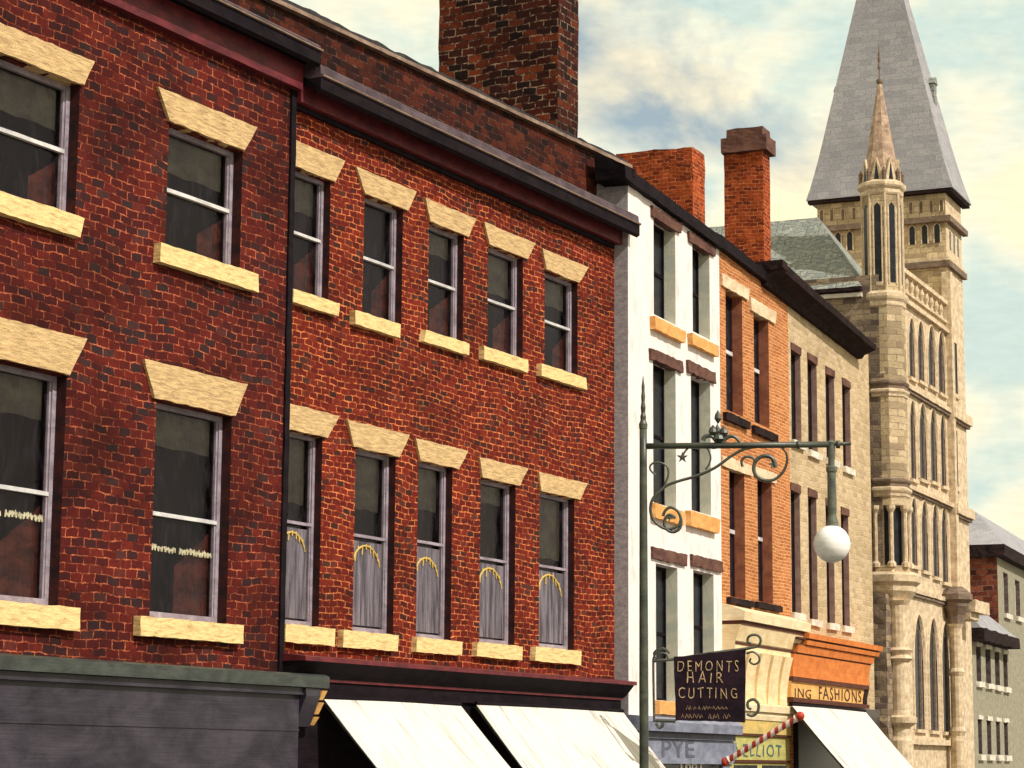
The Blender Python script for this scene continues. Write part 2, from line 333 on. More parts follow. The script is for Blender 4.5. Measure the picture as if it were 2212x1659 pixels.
    def wall(s, x0, x1, z0, z1, holes, y=0.0, depth=.2, mi=0, mj=1):
        """front sheet at y with rectangular holes and their reveals; mj = reveal material slot"""
        xs = sorted({x0, x1} | {min(max(h[i], x0), x1) for h in holes for i in (0, 1)})
        zs = sorted({z0, z1} | {min(max(h[i], z0), z1) for h in holes for i in (2, 3)})
        for a, b in zip(xs, xs[1:]):
            for c, d in zip(zs, zs[1:]):
                mx, mz = (a + b) / 2, (c + d) / 2
                if any(h[0] < mx < h[1] and h[2] < mz < h[3] for h in holes): continue
                s.face([(a, y, c), (b, y, c), (b, y, d), (a, y, d)], mi)
        for h in holes:
            a, b, c, d = h[:4]; Y = y + depth
            s.face([(b, y, c), (b, Y, c), (b, Y, d), (b, y, d)], mj)      # far jamb
            s.face([(a, y, c), (a, y, d), (a, Y, d), (a, Y, c)], mj)      # near jamb
            s.face([(a, y, d), (b, y, d), (b, Y, d), (a, Y, d)], mi)      # head
            s.face([(a, y, c), (a, Y, c), (b, Y, c), (b, y, c)], mi)      # bottom
        return s
    def build(s, name, mats, parent=None, smooth=False, uvscale=1.0):
        if not isinstance(mats, (list, tuple)): mats = [mats]
        me = bpy.data.meshes.new(name); me.from_pydata(s.v, [], s.f)
        for m in mats: me.materials.append(M[m] if isinstance(m, str) else m)
        uvl = me.uv_layers.new(name='UV')
        for p in me.polygons:
            p.material_index = s.m[p.index]; p.use_smooth = smooth
            n = p.normal; ax, ay, az = abs(n.x), abs(n.y), abs(n.z)
            for li in p.loop_indices:
                c = me.vertices[me.loops[li].vertex_index].co
                if az > .93: uv = (c.x, c.y)
                elif ax > ay: uv = (c.y, c.z / max(.3, math.sqrt(1 - az * az)))
                else: uv = (c.x, c.z / max(.3, math.sqrt(1 - az * az)))
                uvl.data[li].uv = (uv[0] * uvscale + 37.0, uv[1] * uvscale + 19.0)
        me.update()
        o = bpy.data.objects.new(name, me); S.collection.objects.link(o)
        if parent is not None: o.parent = parent
        return o
def tag(o, label=None, cat=None, group=None, kind=None):
    for k, v in (('label', label), ('category', cat), ('group', group), ('kind', kind)):
        if v: o[k] = v
    return o
class Fr:
    """a street frontage: local X runs along the street away from the camera, local Y into the house, Z up"""
    def __init__(s, name, p0, yaw):
        s.o = bpy.data.objects.new(name, None); S.collection.objects.link(s.o)
        s.o.empty_display_size = .3
        s.p = Vector((p0[0], p0[1], 0)); s.yaw = yaw; s.d = dvec(yaw); s.n = nvec(yaw)
        s.o.location = s.p; s.o.rotation_euler = (0, 0, math.pi / 2 - yaw)
    def loc(s, w):
        q = w - s.p; return Vector((q.dot(s.d), -q.dot(s.n), w.z))
    def uz(s, px, py, v=0.0):
        r = ray(px, py); q = s.p - s.n * v - CP
        t = q.dot(s.n) / r.dot(s.n); L = s.loc(CP + r * t); return L.x, L.z
    def vz(s, px, py, u):                       # hit the cross plane at local x = u
        r = ray(px, py); q = s.p + s.d * u - CP
        t = q.dot(s.d) / r.dot(s.d); L = s.loc(CP + r * t); return L.y, L.z
    def quad(s, TL, TR, BR, BL, v=0.0):
        a, b, c, d = [s.uz(*p, v) for p in (TL, TR, BR, BL)]
        zt = (a[1] + b[1]) / 2; zb = (c[1] + d[1]) / 2
        return [(d[0], zb), (c[0], zb), (b[0], zt), (a[0], zt)]      # bl br tr tl in (u,z)
def vline_hit(p0, yaw, px, py):                 # world point where pixel ray meets vertical plane through p0 along n(yaw)
    r = ray(px, py); d = dvec(yaw); q = Vector((p0[0], p0[1], 0)) - CP
    return CP + r * (q.dot(d) / r.dot(d))
def stone(root, fr_quad, out, inn, name, mat, amp=.008, n=(16, 5, 2)):
    amp *= 1.35
    q = fr_quad
    return MB().rough([(u, -out, z) for u, z in q], [(u, inn, z) for u, z in q], n, amp).build(name, mat, root)
# text helper
def text(fr, s, px0, py0, px1, py1, v, mat, parent, name='lettering', thick=.004, bold=.0, track=1.0, wob=.05):
    """lettering on the sheet y=v; its box runs from pixel (px0,py0) bottom left to (px1,py1) top right"""
    cu = bpy.data.curves.new('txt', 'FONT'); cu.body = s; cu.size = 1; cu.extrude = .01; cu.offset = bold; cu.resolution_u = 3; cu.space_character = track
    o = bpy.data.objects.new('txt', cu); S.collection.objects.link(o)
    dg = bpy.context.evaluated_depsgraph_get(); dg.update()
    me = bpy.data.meshes.new_from_object(o.evaluated_get(dg))
    xs = [q.co.x for q in me.vertices]; ys = [q.co.y for q in me.vertices]
    x0, x1, y0, y1 = min(xs), max(xs), min(ys), max(ys)
    a = fr.uz(px0, py0, v); b = fr.uz(px1, py1, v)
    bl = MB()
    for p in me.polygons:
        pts = []
        for i in p.vertices:
            c = me.vertices[i].co.copy(); nz_ = noise.noise_vector(Vector((c.x * 1.7, c.y * 1.7, px0))) ; c.x += nz_.x * wob; c.y += nz_.y * wob
            pts.append((a[0] + (c.x - x0) / (x1 - x0) * (b[0] - a[0]), v - thick + (-c.z) * thick * 50 if False else v - (thick if c.z > 0 else -.002), a[1] + (c.y - y0) / (y1 - y0) * (b[1] - a[1])))
        bl.face(pts)
    S.collection.objects.unlink(o); bpy.data.objects.remove(o); bpy.data.curves.remove(cu); bpy.data.meshes.remove(me)
    return bl.build(name, mat, parent)
# ------------------------------------------------------------------ frames
DP = 16.0
pA = nvec(YAW_RED) * -DP
FA = Fr('shaded_brick_house', (0, 0), YAW_RED)   # moved below
def set_origin(fr, w):
    fr.p = Vector((w.x, w.y, 0)); fr.o.location = fr.p
base = Fr('tmp', (pA.x, pA.y), YAW_RED)
def world_of(fr, u, v, z=0): return fr.p + fr.d * u - fr.n * v + Vector((0, 0, z))
u_c, _ = base.uz(610, 800)                      # party line of the two red houses
set_origin(FA, world_of(base, u_c, 0))
FB = Fr('red_brick_house', FA.p, YAW_RED)
bpy.data.objects.remove(base.o)
uB1 = (FB.uz(1325, 600)[0] + FB.uz(1329, 1400)[0]) / 2
Q = world_of(FB, uB1, 0)
wp = vline_hit(Q, YAW_FAR, 1357, 900)
FW = Fr('white_house', wp, YAW_FAR)
uO0 = FW.uz(1556, 900)[0]; FO = Fr('orange_brick_house', world_of(FW, uO0, 0), YAW_FAR)
uG0 = FW.uz(1706, 1000)[0]; FG = Fr('buff_stone_house', world_of(FW, uG0, 0), YAW_FAR)
uH0 = FW.uz(1880, 1000)[0]; FH = Fr('stone_hall', world_of(FW, uH0, 0), YAW_FAR)
print('B len', uB1, 'orange', uO0, 'grey', uG0, 'hall', uH0, 'whitedepth', wp)
# ------------------------------------------------------------------ sash window with surrounds
def sash(fr, root, op, rd, fw, rail_t, lintel, sill, blind=.25, curt=True, panel=False, words=None, arc=False, lint_out=.035, sill_out=.09):
    """op = (u0,u1,z0,z1) of the opening in the wall face"""
    u0, u1, z0, z1 = op
    y = rd; f = MB()
    f.box(u0, u0 + fw, y, y + .06, z0, z1); f.box(u1 - fw, u1, y, y + .06, z0, z1)
    f.box(u0 + fw, u1 - fw, y, y + .06, z1 - fw, z1); f.box(u0 + fw, u1 - fw, y, y + .06, z0, z0 + fw * 1.35)
    zr = z0 + (z1 - z0) * rail_t
    # inner sash stiles
    s = fw * .45
    f.box(u0 + fw, u0 + fw + s, y + .02, y + .06, zr, z1 - fw); f.box(u1 - fw - s, u1 - fw, y + .02, y + .06, zr, z1 - fw)
    f.box(u0 + fw, u0 + fw + s, y + .012, y + .06, z0 + fw * 1.35, zr); f.box(u1 - fw - s, u1 - fw, y + .012, y + .06, z0 + fw * 1.35, zr)
    w = f.build('window', 'frame', root)
    MB().rbox(u0 + fw, u1 - fw, y - .004, y + .062, zr - fw * .36, zr + fw * .36, (5, 1, 1), .004).build('meeting_rail', 'rail' if not panel else 'frame', w)
    MB().face([(u0 + fw * .5, y + .05, z0 + fw * .5), (u1 - fw * .5, y + .05, z0 + fw * .5), (u1 - fw * .5, y + .05, z1 - fw * .5), (u0 + fw * .5, y + .05, z1 - fw * .5)]).build('pane', 'glass', w)
    if blind:
        a, b = u0 + fw * 1.6, u1 - fw * 1.9; zb = z1 - fw * 1.5 - (z1 - zr) * blind
        m = MB(); k = 7
        for i in range(k):      # a slack blind, gently creased
            x0, x1 = a + (b - a) * i / k, a + (b - a) * (i + 1) / k
            m.hexa([(x0, y + .09 + .008 * (i % 2), zb + .012 * math.sin(i * 1.7)), (x1, y + .09 + .008 * ((i + 1) % 2), zb + .012 * math.sin((i + 1) * 1.7)), (x1, y + .09 + .008 * ((i + 1) % 2), z1 - fw), (x0, y + .09 + .008 * (i % 2), z1 - fw)],
                   [(x0, y + .094 + .008 * (i % 2), zb + .012 * math.sin(i * 1.7)), (x1, y + .094 + .008 * ((i + 1) % 2), zb + .012 * math.sin((i + 1) * 1.7)), (x1, y + .094 + .008 * ((i + 1) % 2), z1 - fw), (x0, y + .094 + .008 * (i % 2), z1 - fw)])
        m.build('blind', 'blind', w)
    if curt:
        m = MB(); pts = []; K = 14
        cu0, cu1 = u0 + (u1 - u0) * curt, u1 - fw * 1.1
        for i in range(K + 1):
            t = i / K; pts.append((cu0 + (cu1 - cu0) * t, y + .10 + .015 * math.sin(t * 22)))
        for (xa, ya), (xb, yb) in zip(pts, pts[1:]):
            t0 = (xa - cu0) / (cu1 - cu0); t1 = (xb - cu0) / (cu1 - cu0); zz = zr - fw
            m.hexa([(xa, ya, z0 + fw), (xb, yb, z0 + fw), (xb - .25 * (xb - cu0) * 0, yb, z0 + (zz - z0) * (.55 + .4 * t1)), (xa, ya, z0 + (zz - z0) * (.55 + .4 * t0))],
                   [(xa, ya + .004, z0 + fw), (xb, yb + .004, z0 + fw), (xb, yb + .004, z0 + (zz - z0) * (.55 + .4 * t1)), (xa, ya + .004, z0 + (zz - z0) * (.55 + .4 * t0))])
        m.build('curtain', 'curtain', w)
    if panel:                    # pale half-height board behind the lower light
        a, b = u0 + fw * 1.75, u1 - fw * 1.75; zt = zr - fw * 1.2; zb = z0 + fw * 1.9; m = MB(); K = 9
        pts = [(a + (b - a) * i / K, y + .034 + .004 * math.sin(i * 2.1)) for i in range(K + 1)]
        for (xa, ya), (xb, yb) in zip(pts, pts[1:]):
            m.hexa([(xa, ya, zb), (xb, yb, zb), (xb, yb, zt), (xa, ya, zt)], [(xa, ya + .01, zb), (xb, yb + .01, zb), (xb, yb + .01, zt), (xa, ya + .01, zt)])
        m.build('lower_panel', 'panel', w)
        if arc:
            m = MB(); cx = (a + b) / 2; R_ = (b - a) * .42; zc = zb + (zt - zb) * arc
            for i in range(9):
                t = math.pi * (.14 + .72 * i / 8) ; rr = R_ * (1 + .06 * math.sin(i * 2.3))
                p = Vector((cx + rr * math.cos(t), y + .024, zc + rr * .95 * math.sin(t)))
                q_ = p + Vector((.35 * R_ * math.cos(t) * .25, 0, -.35 * R_ * (.6 + .3 * math.sin(i * 3))))
                m.tube([p + Vector((0, 0, .02)), (p + q_) / 2, q_], .011, 6)
            arcp = [Vector((cx + R_ * math.cos(math.pi * (.12 + .76 * i / 12)), y + .024, zc + R_ * .95 * math.sin(math.pi * (.12 + .76 * i / 12)))) for i in range(13)]
            m.tube(arcp, .014, 6)
            m.build('gilt_lettering', 'gold', w)
    if words:
        a_, b_, zc, h = words; rr = random.Random(int(u0 * 100) & 255); yy = y + .046
        for a, b in ((a_, a_ + (b_ - a_) * .44), (a_ + (b_ - a_) * .52, b_)):
          m = MB(); x = a
          while x < b:
            ww = h * rr.uniform(.5, .8)
            zz = zc + rr.uniform(-.1, .1) * h
            pts = [(x, zz - h * .5), (x + ww * .2, zz + h * rr.uniform(.2, .5)), (x + ww * .5, zz + rr.uniform(-.3, .1) * h), (x + ww * .85, zz + h * rr.uniform(.1, .5)), (x + ww, zz - h * .45)]
            m.tube([(px_, yy, pz) for px_, pz in pts], h * .15, 6)
            if rr.random() < .6: m.tube([(x + .1 * ww, yy, zz - h * .1), (x + ww * .9, yy, zz + rr.uniform(-.1, .1) * h)], h * .13, 6)
            x += ww * 1.2
          m.build('gilt_lettering', 'paleletter', w)
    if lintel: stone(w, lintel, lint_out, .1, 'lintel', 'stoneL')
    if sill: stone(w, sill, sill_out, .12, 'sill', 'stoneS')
    return w
def op_from(fr, L, R, T, B, v=0.0):
    """opening: L,R lists of (px,py) on its sides; T,B (px,py) lists on its head and foot"""
    u0 = sum(fr.uz(*p, v)[0] for p in L) / len(L); u1 = sum(fr.uz(*p, v)[0] for p in R) / len(R)
    z1 = sum(fr.uz(*p, v)[1] for p in T) / len(T); z0 = sum(fr.uz(*p, v)[1] for p in B) / len(B)
    return (u0, u1, z0, z1)
# ================================================================== setting
gm = MB(); gm.face([(-1500, -1500, -.12), (1500, -1500, -.12), (1500, 1500, -.12), (-1500, 1500, -.12)])
tag(gm.build('ground', 'paving'), kind='structure')
def strip(name, mat, o0, o1, z, u0=-30, u1=90, thick=0.0):
    m = MB()
    bend = uB1
    A = []
    for (f, u) in ((FB, u0), (FB, bend), (FW, u1)):
        A.append((world_of(f, u, -o0), world_of(f, u, -o1)))
    for (a, b), (c, d) in zip(A, A[1:]):
        if thick:
            m.hexa([(b.x, b.y, z - thick), (d.x, d.y, z - thick), (d.x, d.y, z), (b.x, b.y, z)], [(a.x, a.y, z - thick), (c.x, c.y, z - thick), (c.x, c.y, z), (a.x, a.y, z)])
        else: m.face([(b.x, b.y, z), (d.x, d.y, z), (c.x, c.y, z), (a.x, a.y, z)])
    return tag(m.build(name, mat), kind='structure')
strip('road', 'asphalt', 2.6, 14, -.116)
strip('pavement', 'paving', -.3, 2.4, 0.0, thick=.115)
strip('kerb', 'coping', 2.404, 2.6, .004, thick=.119)
# ================================================================== house A (brick darkened for its weaker light, left)
ra = FA.o
tag(ra, 'dark shaded red brick house at the far left with dark slate-coloured shopfront', 'house', 'houses along the street')
VA = -0.05
uA0 = FA.uz(-420, 800)[0]
zsA = FA.uz(300, 1430, VA)[1]
def av(px, py): return FA.uz(px, py, VA)
opsA = [op_from(FA, [(-12, 240)], [(175, 200), (160, 465)], [(100, 155)], [(80, 445)], VA),
        op_from(FA, [(365, 280), (357, 520)], [(526, 330), (517, 560)], [(443, 295)], [(440, 562)], VA),
        op_from(FA, [(-60, 1000)], [(142, 830), (128, 1290)], [(70, 795)], [(80, 1307)], VA),
        op_from(FA, [(333, 880), (328, 1320)], [(504, 920), (486, 1330)], [(417, 881)], [(400, 1341)], VA)]
ztA = FA.uz(610, 175, VA)[1]
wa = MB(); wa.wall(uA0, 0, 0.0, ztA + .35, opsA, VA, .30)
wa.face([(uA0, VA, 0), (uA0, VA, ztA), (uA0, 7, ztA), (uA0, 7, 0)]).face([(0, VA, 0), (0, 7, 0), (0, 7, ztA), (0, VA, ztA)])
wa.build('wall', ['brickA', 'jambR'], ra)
lintA = [FA.quad((-60, 22), (199, 140), (175, 186), (-45, 96), VA), FA.quad((336, 188), (551, 276), (523, 324), (361, 264), VA),
         FA.quad((-100, 655), (183, 739), (144, 812), (-75, 757), VA), FA.quad((306, 771), (530, 834), (503, 904), (329, 855), VA)]
sillA = [FA.quad((-50, 400), (166, 475), (158, 516), (-50, 450), VA), FA.quad((333, 526), (544, 593), (544, 634), (331, 565), VA),
         FA.quad((-100, 1288), (158, 1316), (158, 1363), (-100, 1343), VA), FA.quad((289, 1329), (512, 1353), (511, 1392), (287, 1372), VA)]
for i, o_ in enumerate(opsA):
    low = i > 1; wd = None
    if low: wd = ((o_[0] + .12, o_[1] - .12, o_[2] + (o_[3] - o_[2]) * (.33 if i == 3 else .38), .075))
    # shift of the frame plane: everything is in root coordinates, wall face at VA
    w = sash(FA, ra, o_, VA + .135, .062, .50 if not low else .485, None, None, blind=(.55 if not low else .3), curt=(.62 if not low else .5), words=wd)
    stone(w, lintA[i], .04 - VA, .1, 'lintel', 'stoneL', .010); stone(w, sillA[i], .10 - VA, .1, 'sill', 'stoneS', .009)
# dark rooms behind glass
MB().box(uA0 + .05, -.05, .45, .5, .3, ztA - .05).build('room_wall', 'room', ra)
# eaves cornice of A
uAe = FA.uz(637, 140, VA - .2)[0]
def band(fr, root, name, mat, pxs, vtop, vbot, x0, x1, prof_out=None):
    pass
zc0 = FA.uz(470, 100, VA - .12)[1]
zm0 = FA.uz(634, 186, -.17)[1]; zm1 = FA.uz(634, 128, -.17)[1]
MB().rbox(uA0, 0.06, -.17, .2, zm0, zm1, (40, 2, 1), .006).build('cornice_band', 'maroon', ra)
zg1 = FA.uz(675, 106, -.42)[1] + .02; zg2 = zg1 + .11
m = MB(); m.prism_x([(-.19, zm1 + .002), (-.20, zm1 + .05), (-.36, zg1 - .19), (-.41, zg1 - .155), (-.41, zg1), (.3, zg1), (.3, zm1 + .002)], uA0, .095)
m.build('soffit', 'black', ra)
m = MB(); m.prism_x([(-.42, zg1 + .002), (-.445, zg1 + .035), (-.40, zg1 + .04), (-.39, zg2 - .03), (-.35, zg2), (-.2, zg2 + .06), (.1, zg2 + .10), (.1, zg1 + .002)], uA0, .105)
m.build('gutter', 'purple', ra)
m = MB(); m.tube([(uA0, -.432, zg1 + .018), (.10, -.432, zg1 + .018)], .014, 6); m.build('gutter_lip', 'coping', ra)
# A shopfront: grey green cornice, dark fascia, mouldings, console
SV = -.45
zt_ = FA.uz(713, 1459, SV)[1]; zb_ = FA.uz(709, 1487, SV)[1]
uSe = FA.uz(712, 1470, SV)[0]
m = MB(); m.prism_x([(SV, zb_), (SV, zt_ - .02), (SV + .06, zt_ + .005), (VA - .0, zt_ + .02), (VA, zb_)], uA0, uSe)
m.build('shop_cornice', 'green', ra)
uFe = FA.uz(645, 1560, SV + .12)[0]
zl = FA.uz(500, 1573, SV + .12)[1]; 
m = MB()
m.box(uA0, uFe, SV + .12, VA, 0.6, zb_ - .004)
m.box(uA0, uFe, SV + .108, SV + .118, zl - .012, zl + .012)
m.box(uA0, uFe, SV + .06, SV + .118, zb_ - .09, zb_ - .006)
zl2 = FA.uz(500, 1640, SV + .12)[1]
m.box(uA0, uFe, SV + .10, SV + .118, zl2 - .4, zl2 - .34)
m.build('shop_fascia', 'shopdark', ra)
# console bracket
m = MB(); u1_ = uFe + .004; u2_ = FA.uz(698, 1500, SV + .05)[0]
prof = [(VA, zb_ - .006), (SV + .03, zb_ - .006), (SV + .02, zb_ - .10), (SV + .07, zb_ - .2), (SV + .12, zb_ - .34), (SV + .17, zb_ - .46), (VA, zb_ - .50)]
m.prism_x(prof, u1_, u2_ - .10)
m.build('console_block', 'shopdark', ra)
m = MB()
for k, (za, zb2, ya, yb) in enumerate(((-.03, -.14, .0, .03), (-.17, -.31, .045, .09), (-.34, -.44, .11, .15))):
    m.hexa([(u2_ - .095, SV + .02 + yb, zb_ + zb2), (u2_, SV + .02 + yb, zb_ + zb2), (u2_ + .02, SV + .0 + ya, zb_ + za), (u2_ - .085, SV + .0 + ya, zb_ + za)],
           [(u2_ - .095, VA, zb_ + zb2), (u2_, VA, zb_ + zb2), (u2_ + .02, VA, zb_ + za), (u2_ - .085, VA, zb_ + za)])
m.build('console_face', 'tanband', ra)
# black strip: the shade where the two red houses meet, built as a box
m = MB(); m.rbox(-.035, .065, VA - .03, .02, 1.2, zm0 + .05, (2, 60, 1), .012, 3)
m.build('party_shade_strip', 'black', ra)
# ================================================================== house B (bright red brick)
rb = FB.o
tag(rb, 'bright red brick house with five narrow windows per floor and big chimney', 'house', 'houses along the street')
BU = [  # frameL(top,bot), revealR, lintel TL TR BR BL, sill TL TR BR BL, head y at L, foot
 (((634, 380), (624, 612)), ((716, 400), (708, 640)), ((625, 301), (741, 347), (720, 393), (628, 358)), ((618, 624), (721, 657), (719, 686), (618, 651))),
 (((789, 430), (781, 665)), ((873, 460), (865, 690)), ((765, 361), (896, 414), (877, 454), (785, 420)), ((755, 671), (854, 702), (852, 731), (755, 701))),
 (((928, 490), (922, 705)), ((1004, 515), (998, 735)), ((914, 427), (1024, 474), (1008, 511), (926, 480)), ((908, 714), (1002, 743), (1002, 766), (904, 741))),
 (((1055, 545), (1052, 745)), ((1133, 565), (1126, 765)), ((1042, 482), (1153, 524), (1136, 558), (1053, 530)), ((1034, 751), (1129, 776), (1129, 803), (1034, 779))),
 (((1178, 590), (1175, 785)), ((1249, 610), (1246, 805)), ((1168, 538), (1267, 577), (1248, 611), (1176, 583)), ((1159, 788), (1255, 815), (1257, 843), (1158, 812)))]
BL_ = [
 (((613, 940), (600, 1335)), ((699, 960), (686, 1340)), ((615, 865), (729, 904), (703, 946), (611, 926)), ((598, 1343), (712, 1362), (709, 1398), (594, 1383))),
 (((770, 980), (760, 1345)), ((856, 1000), (848, 1365)), ((746, 902), (881, 945), (859, 988), (760, 964)), ((730, 1358), (849, 1375), (847, 1411), (728, 1394))),
 (((903, 1005), (899, 1360)), ((983, 1020), (968, 1375)), ((894, 944), (1007, 977), (987, 1014), (904, 994)), ((889, 1374), (988, 1389), (985, 1418), (887, 1406))),
 (((1040, 1045), (1033, 1370)), ((1117, 1060), (1108, 1385)), ((1032, 985), (1137, 1014), (1119, 1051), (1038, 1031)), ((1020, 1385), (1118, 1398), (1116, 1430), (1018, 1415))),
 (((1166, 1075), (1163, 1385)), ((1249, 1085), (1231, 1395)), ((1160, 1018), (1265, 1046), (1250, 1078), (1165, 1063)), ((1146, 1397), (1245, 1406), (1243, 1437), (1144, 1427)))]
opsB = []; quadsB = []
for rows in (BU, BL_):
    for L, R_, li, si in rows:
        lq = FB.quad(*li); sq = FB.quad(*si)
        u0 = sum(FB.uz(*p)[0] for p in L) / 2; u1 = sum(FB.uz(*p)[0] for p in R_) / 2
        opsB.append((max(u0, .03), u1, sq[2][1] + .0, lq[0][1])); quadsB.append((lq, sq))
ztB = FB.uz(1335, 526)[1]
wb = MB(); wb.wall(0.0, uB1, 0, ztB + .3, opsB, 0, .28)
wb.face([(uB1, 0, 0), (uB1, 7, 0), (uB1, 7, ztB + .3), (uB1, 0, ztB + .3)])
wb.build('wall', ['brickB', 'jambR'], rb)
arcs = (.70, .66, .62, .62, .60)
for i, o_ in enumerate(opsB):
    low = i > 4; lq, sq = quadsB[i]
    q0 = [(max(u, .07), z) for u, z in sq] if i in (0, 5) else sq
    l0 = [(max(u, .07), z) for u, z in lq] if i in (0, 5) else lq
    bl = (.5, .0, .35, .7, .5)[i] if not low else (.7, .6, .5, .2, .8)[i - 5]
    w = sash(FB, rb, o_, .105, .052, .5 if not low else (.535, .53, .55, .52, .53)[i - 5], l0, q0, blind=bl, curt=(False if low else (.45, .55, .4, .5, .6)[i]), panel=low, arc=arcs[i - 5] if low else False)
MB().box(.05, uB1 - .05, .42, .46, .3, ztB - .05).build('room_wall', 'room', rb)
# cornice B
zb0 = FB.uz(1341, 527, -.14)[1]; zb1 = FB.uz(1345, 494, -.14)[1]
ue = FB.uz(1345, 505, -.14)[0]
MB().rbox(0.07, ue, -.14, .2, zb0, zb1, (60, 2, 1), .007).build('cornice_band', 'maroon', rb)
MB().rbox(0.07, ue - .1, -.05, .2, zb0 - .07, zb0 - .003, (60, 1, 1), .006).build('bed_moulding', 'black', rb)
GV = -.42
zg1 = FB.uz(1380, 486, GV)[1]; zg2 = FB.uz(1382, 463, GV)[1]; uge = FB.uz(1383, 480, GV)[0]
m = MB(); m.prism_x([(-.16, zb1 + .002), (-.18, zb1 + .05), (-.36, zg1 - .19), (GV + .01, zg1 - .155), (GV + .01, zg1 - .002), (.3, zg1 - .002), (.3, zb1 + .002)], .10, uge)
m.build('soffit', 'black', rb)
m = MB(); m.prism_x([(GV, zg1), (GV - .02, zg1 + .035), (GV + .02, zg1 + .04), (GV + .03, zg2 - .03), (GV + .07, zg2), (-.2, zg2 + .06), (.1, zg2 + .10), (.1, zg1)], .11, uge)
m.build('gutter', 'purple', rb)
m = MB(); m.tube([(.11, GV - .012, zg1 + .018), (uge, GV - .012, zg1 + .018)], .014, 6)
m.build('gutter_lip', 'coping', rb)
# attic brick wall behind the gutter, with a coping that climbs toward the far end
AV = .30
pa_ = FB.uz(700, 52, AV); pb_ = FB.uz(1352, 356, AV); slope_ = (pb_[1] - pa_[1]) / (pb_[0] - pa_[0])
def ztop(u): return pa_[1] + slope_ * (u - pa_[0])
uat0 = FB.uz(330, 0, AV)[0]; uat1 = FB.uz(1352, 356, AV)[0]
m = MB(); m.hexa([(uat0, AV, zb1), (uat1, AV, zb1), (uat1, AV, ztop(uat1) - .05), (uat0, AV, ztop(uat0) - .05)], [(uat0, AV + .4, zb1), (uat1, AV + .4, zb1), (uat1, AV + .4, ztop(uat1) - .05), (uat0, AV + .4, ztop(uat0) - .05)])
m.build('attic_wall', 'brickF', rb)
m = MB(); m.rough([(uat0, AV - .09, ztop(uat0) - .055), (uat1 + .06, AV - .09, ztop(uat1) - .055), (uat1 + .06, AV - .09, ztop(uat1) + .0), (uat0, AV - .09, ztop(uat0) + .0)],
        [(uat0, AV + .45, ztop(uat0) - .045), (uat1 + .06, AV + .45, ztop(uat1) - .045), (uat1 + .06, AV + .45, ztop(uat1) + .02), (uat0, AV + .45, ztop(uat0) + .02)], (70, 1, 1), .006)
m.build('coping', 'coping', rb)
m = MB(); m.rough([(uat0, AV - .02, ztop(uat0) + .025), (uat1 + .02, AV - .02, ztop(uat1) + .025), (uat1 + .02, AV - .02, ztop(uat1) + .075), (uat0, AV - .02, ztop(uat0) + .085)],
        [(uat0, AV + 3.5, ztop(uat0) + .025), (uat1 + .02, AV + 3.5, ztop(uat1) + .025), (uat1 + .02, AV + 3.5, ztop(uat1) + .10), (uat0, AV + 3.5, ztop(uat0) + .10)], (90, 1, 3), .03, 3)
roofB = m.build('roof', 'roofdk', rb)
# loose slates sticking up along the roof edge at the left
m = MB(); rr = random.Random(3)
for k in range(26):
    px_ = 735 + k * 8.5 + rr.uniform(-3, 3); u_ = FB.uz(px_, 80, AV)[0]; z_ = ztop(u_) + .06 + rr.uniform(-.02, .05)
    m.rough([(u_, AV + .1, z_ - .05), (u_ + .25, AV + .1, z_ - .07), (u_ + .24, AV + .1, z_ + .01), (u_, AV + .1, z_ + .03)], [(u_, AV + .5, z_), (u_ + .25, AV + .5, z_ - .01), (u_ + .24, AV + .5, z_ + .05), (u_, AV + .5, z_ + .06)], (2, 1, 1), .012)
m.build('ridge_slates', 'roofdk', roofB)
# big chimney
uch = FB.uz(1205, 320, 1.2)[0]
v0 = FB.vz(948, 80, uch)[0]; v1 = FB.vz(1205, 250, uch)[0]
# street side runs from px 1205 to px 1250
u2 = FB.uz(1249, 200, v1)[0]
m = MB(); m.rbox(uch, u2, v1, v0, 6.0, 17.5, (6, 80, 12), .020, 2.5); m.build('chimney', 'brickC', roofB)
# shop cornice (maroon) of B
CV = -.42
zc1 = FB.uz(1376, 1472, CV)[1]; zc2 = FB.uz(1345, 1533, -.20)[1]; uce = FB.uz(1376, 1475, CV)[0]; uce2 = FB.uz(1345, 1520, -.20)[0]
m = MB()
prof_hi = [(CV, zc1 - .06), (CV, zc1 - .01), (CV + .04, zc1), (0, zc1 + .04), (0, zc1 - .06)]
m.prism_x(prof_hi, .02, uce)
m.build('shop_cornice', 'maroon', rb)
m = MB(); m.hexa([(.03, CV + .03, zc1 - .062), (.03, -.24, zc1 - .20), (.03, -.2, zc1 - .25), (.03, 0, zc1 - .25), (.03, 0, zc1 - .062)], [(uce - .03, CV + .03, zc1 - .062), (uce2 + .08, -.24, zc1 - .20), (uce2 + .04, -.2, zc1 - .25), (uce2 + .04, 0, zc1 - .25), (uce - .03, 0, zc1 - .062)])
m.build('cornice_cove', 'black', rb)
m = MB(); m.box(.03, uce2 + .02, -.20, 0, zc1 - .285, zc1 - .253); m.build('cornice_fillet', 'maroon', rb)
m = MB(); m.box(.03, uce2, -.17, 0, zc2 - .02, zc1 - .288); m.box(.03, uce2, -.12, -.001, 1.0, zc2 - .024); m.build('shop_fascia', 'black', rb)
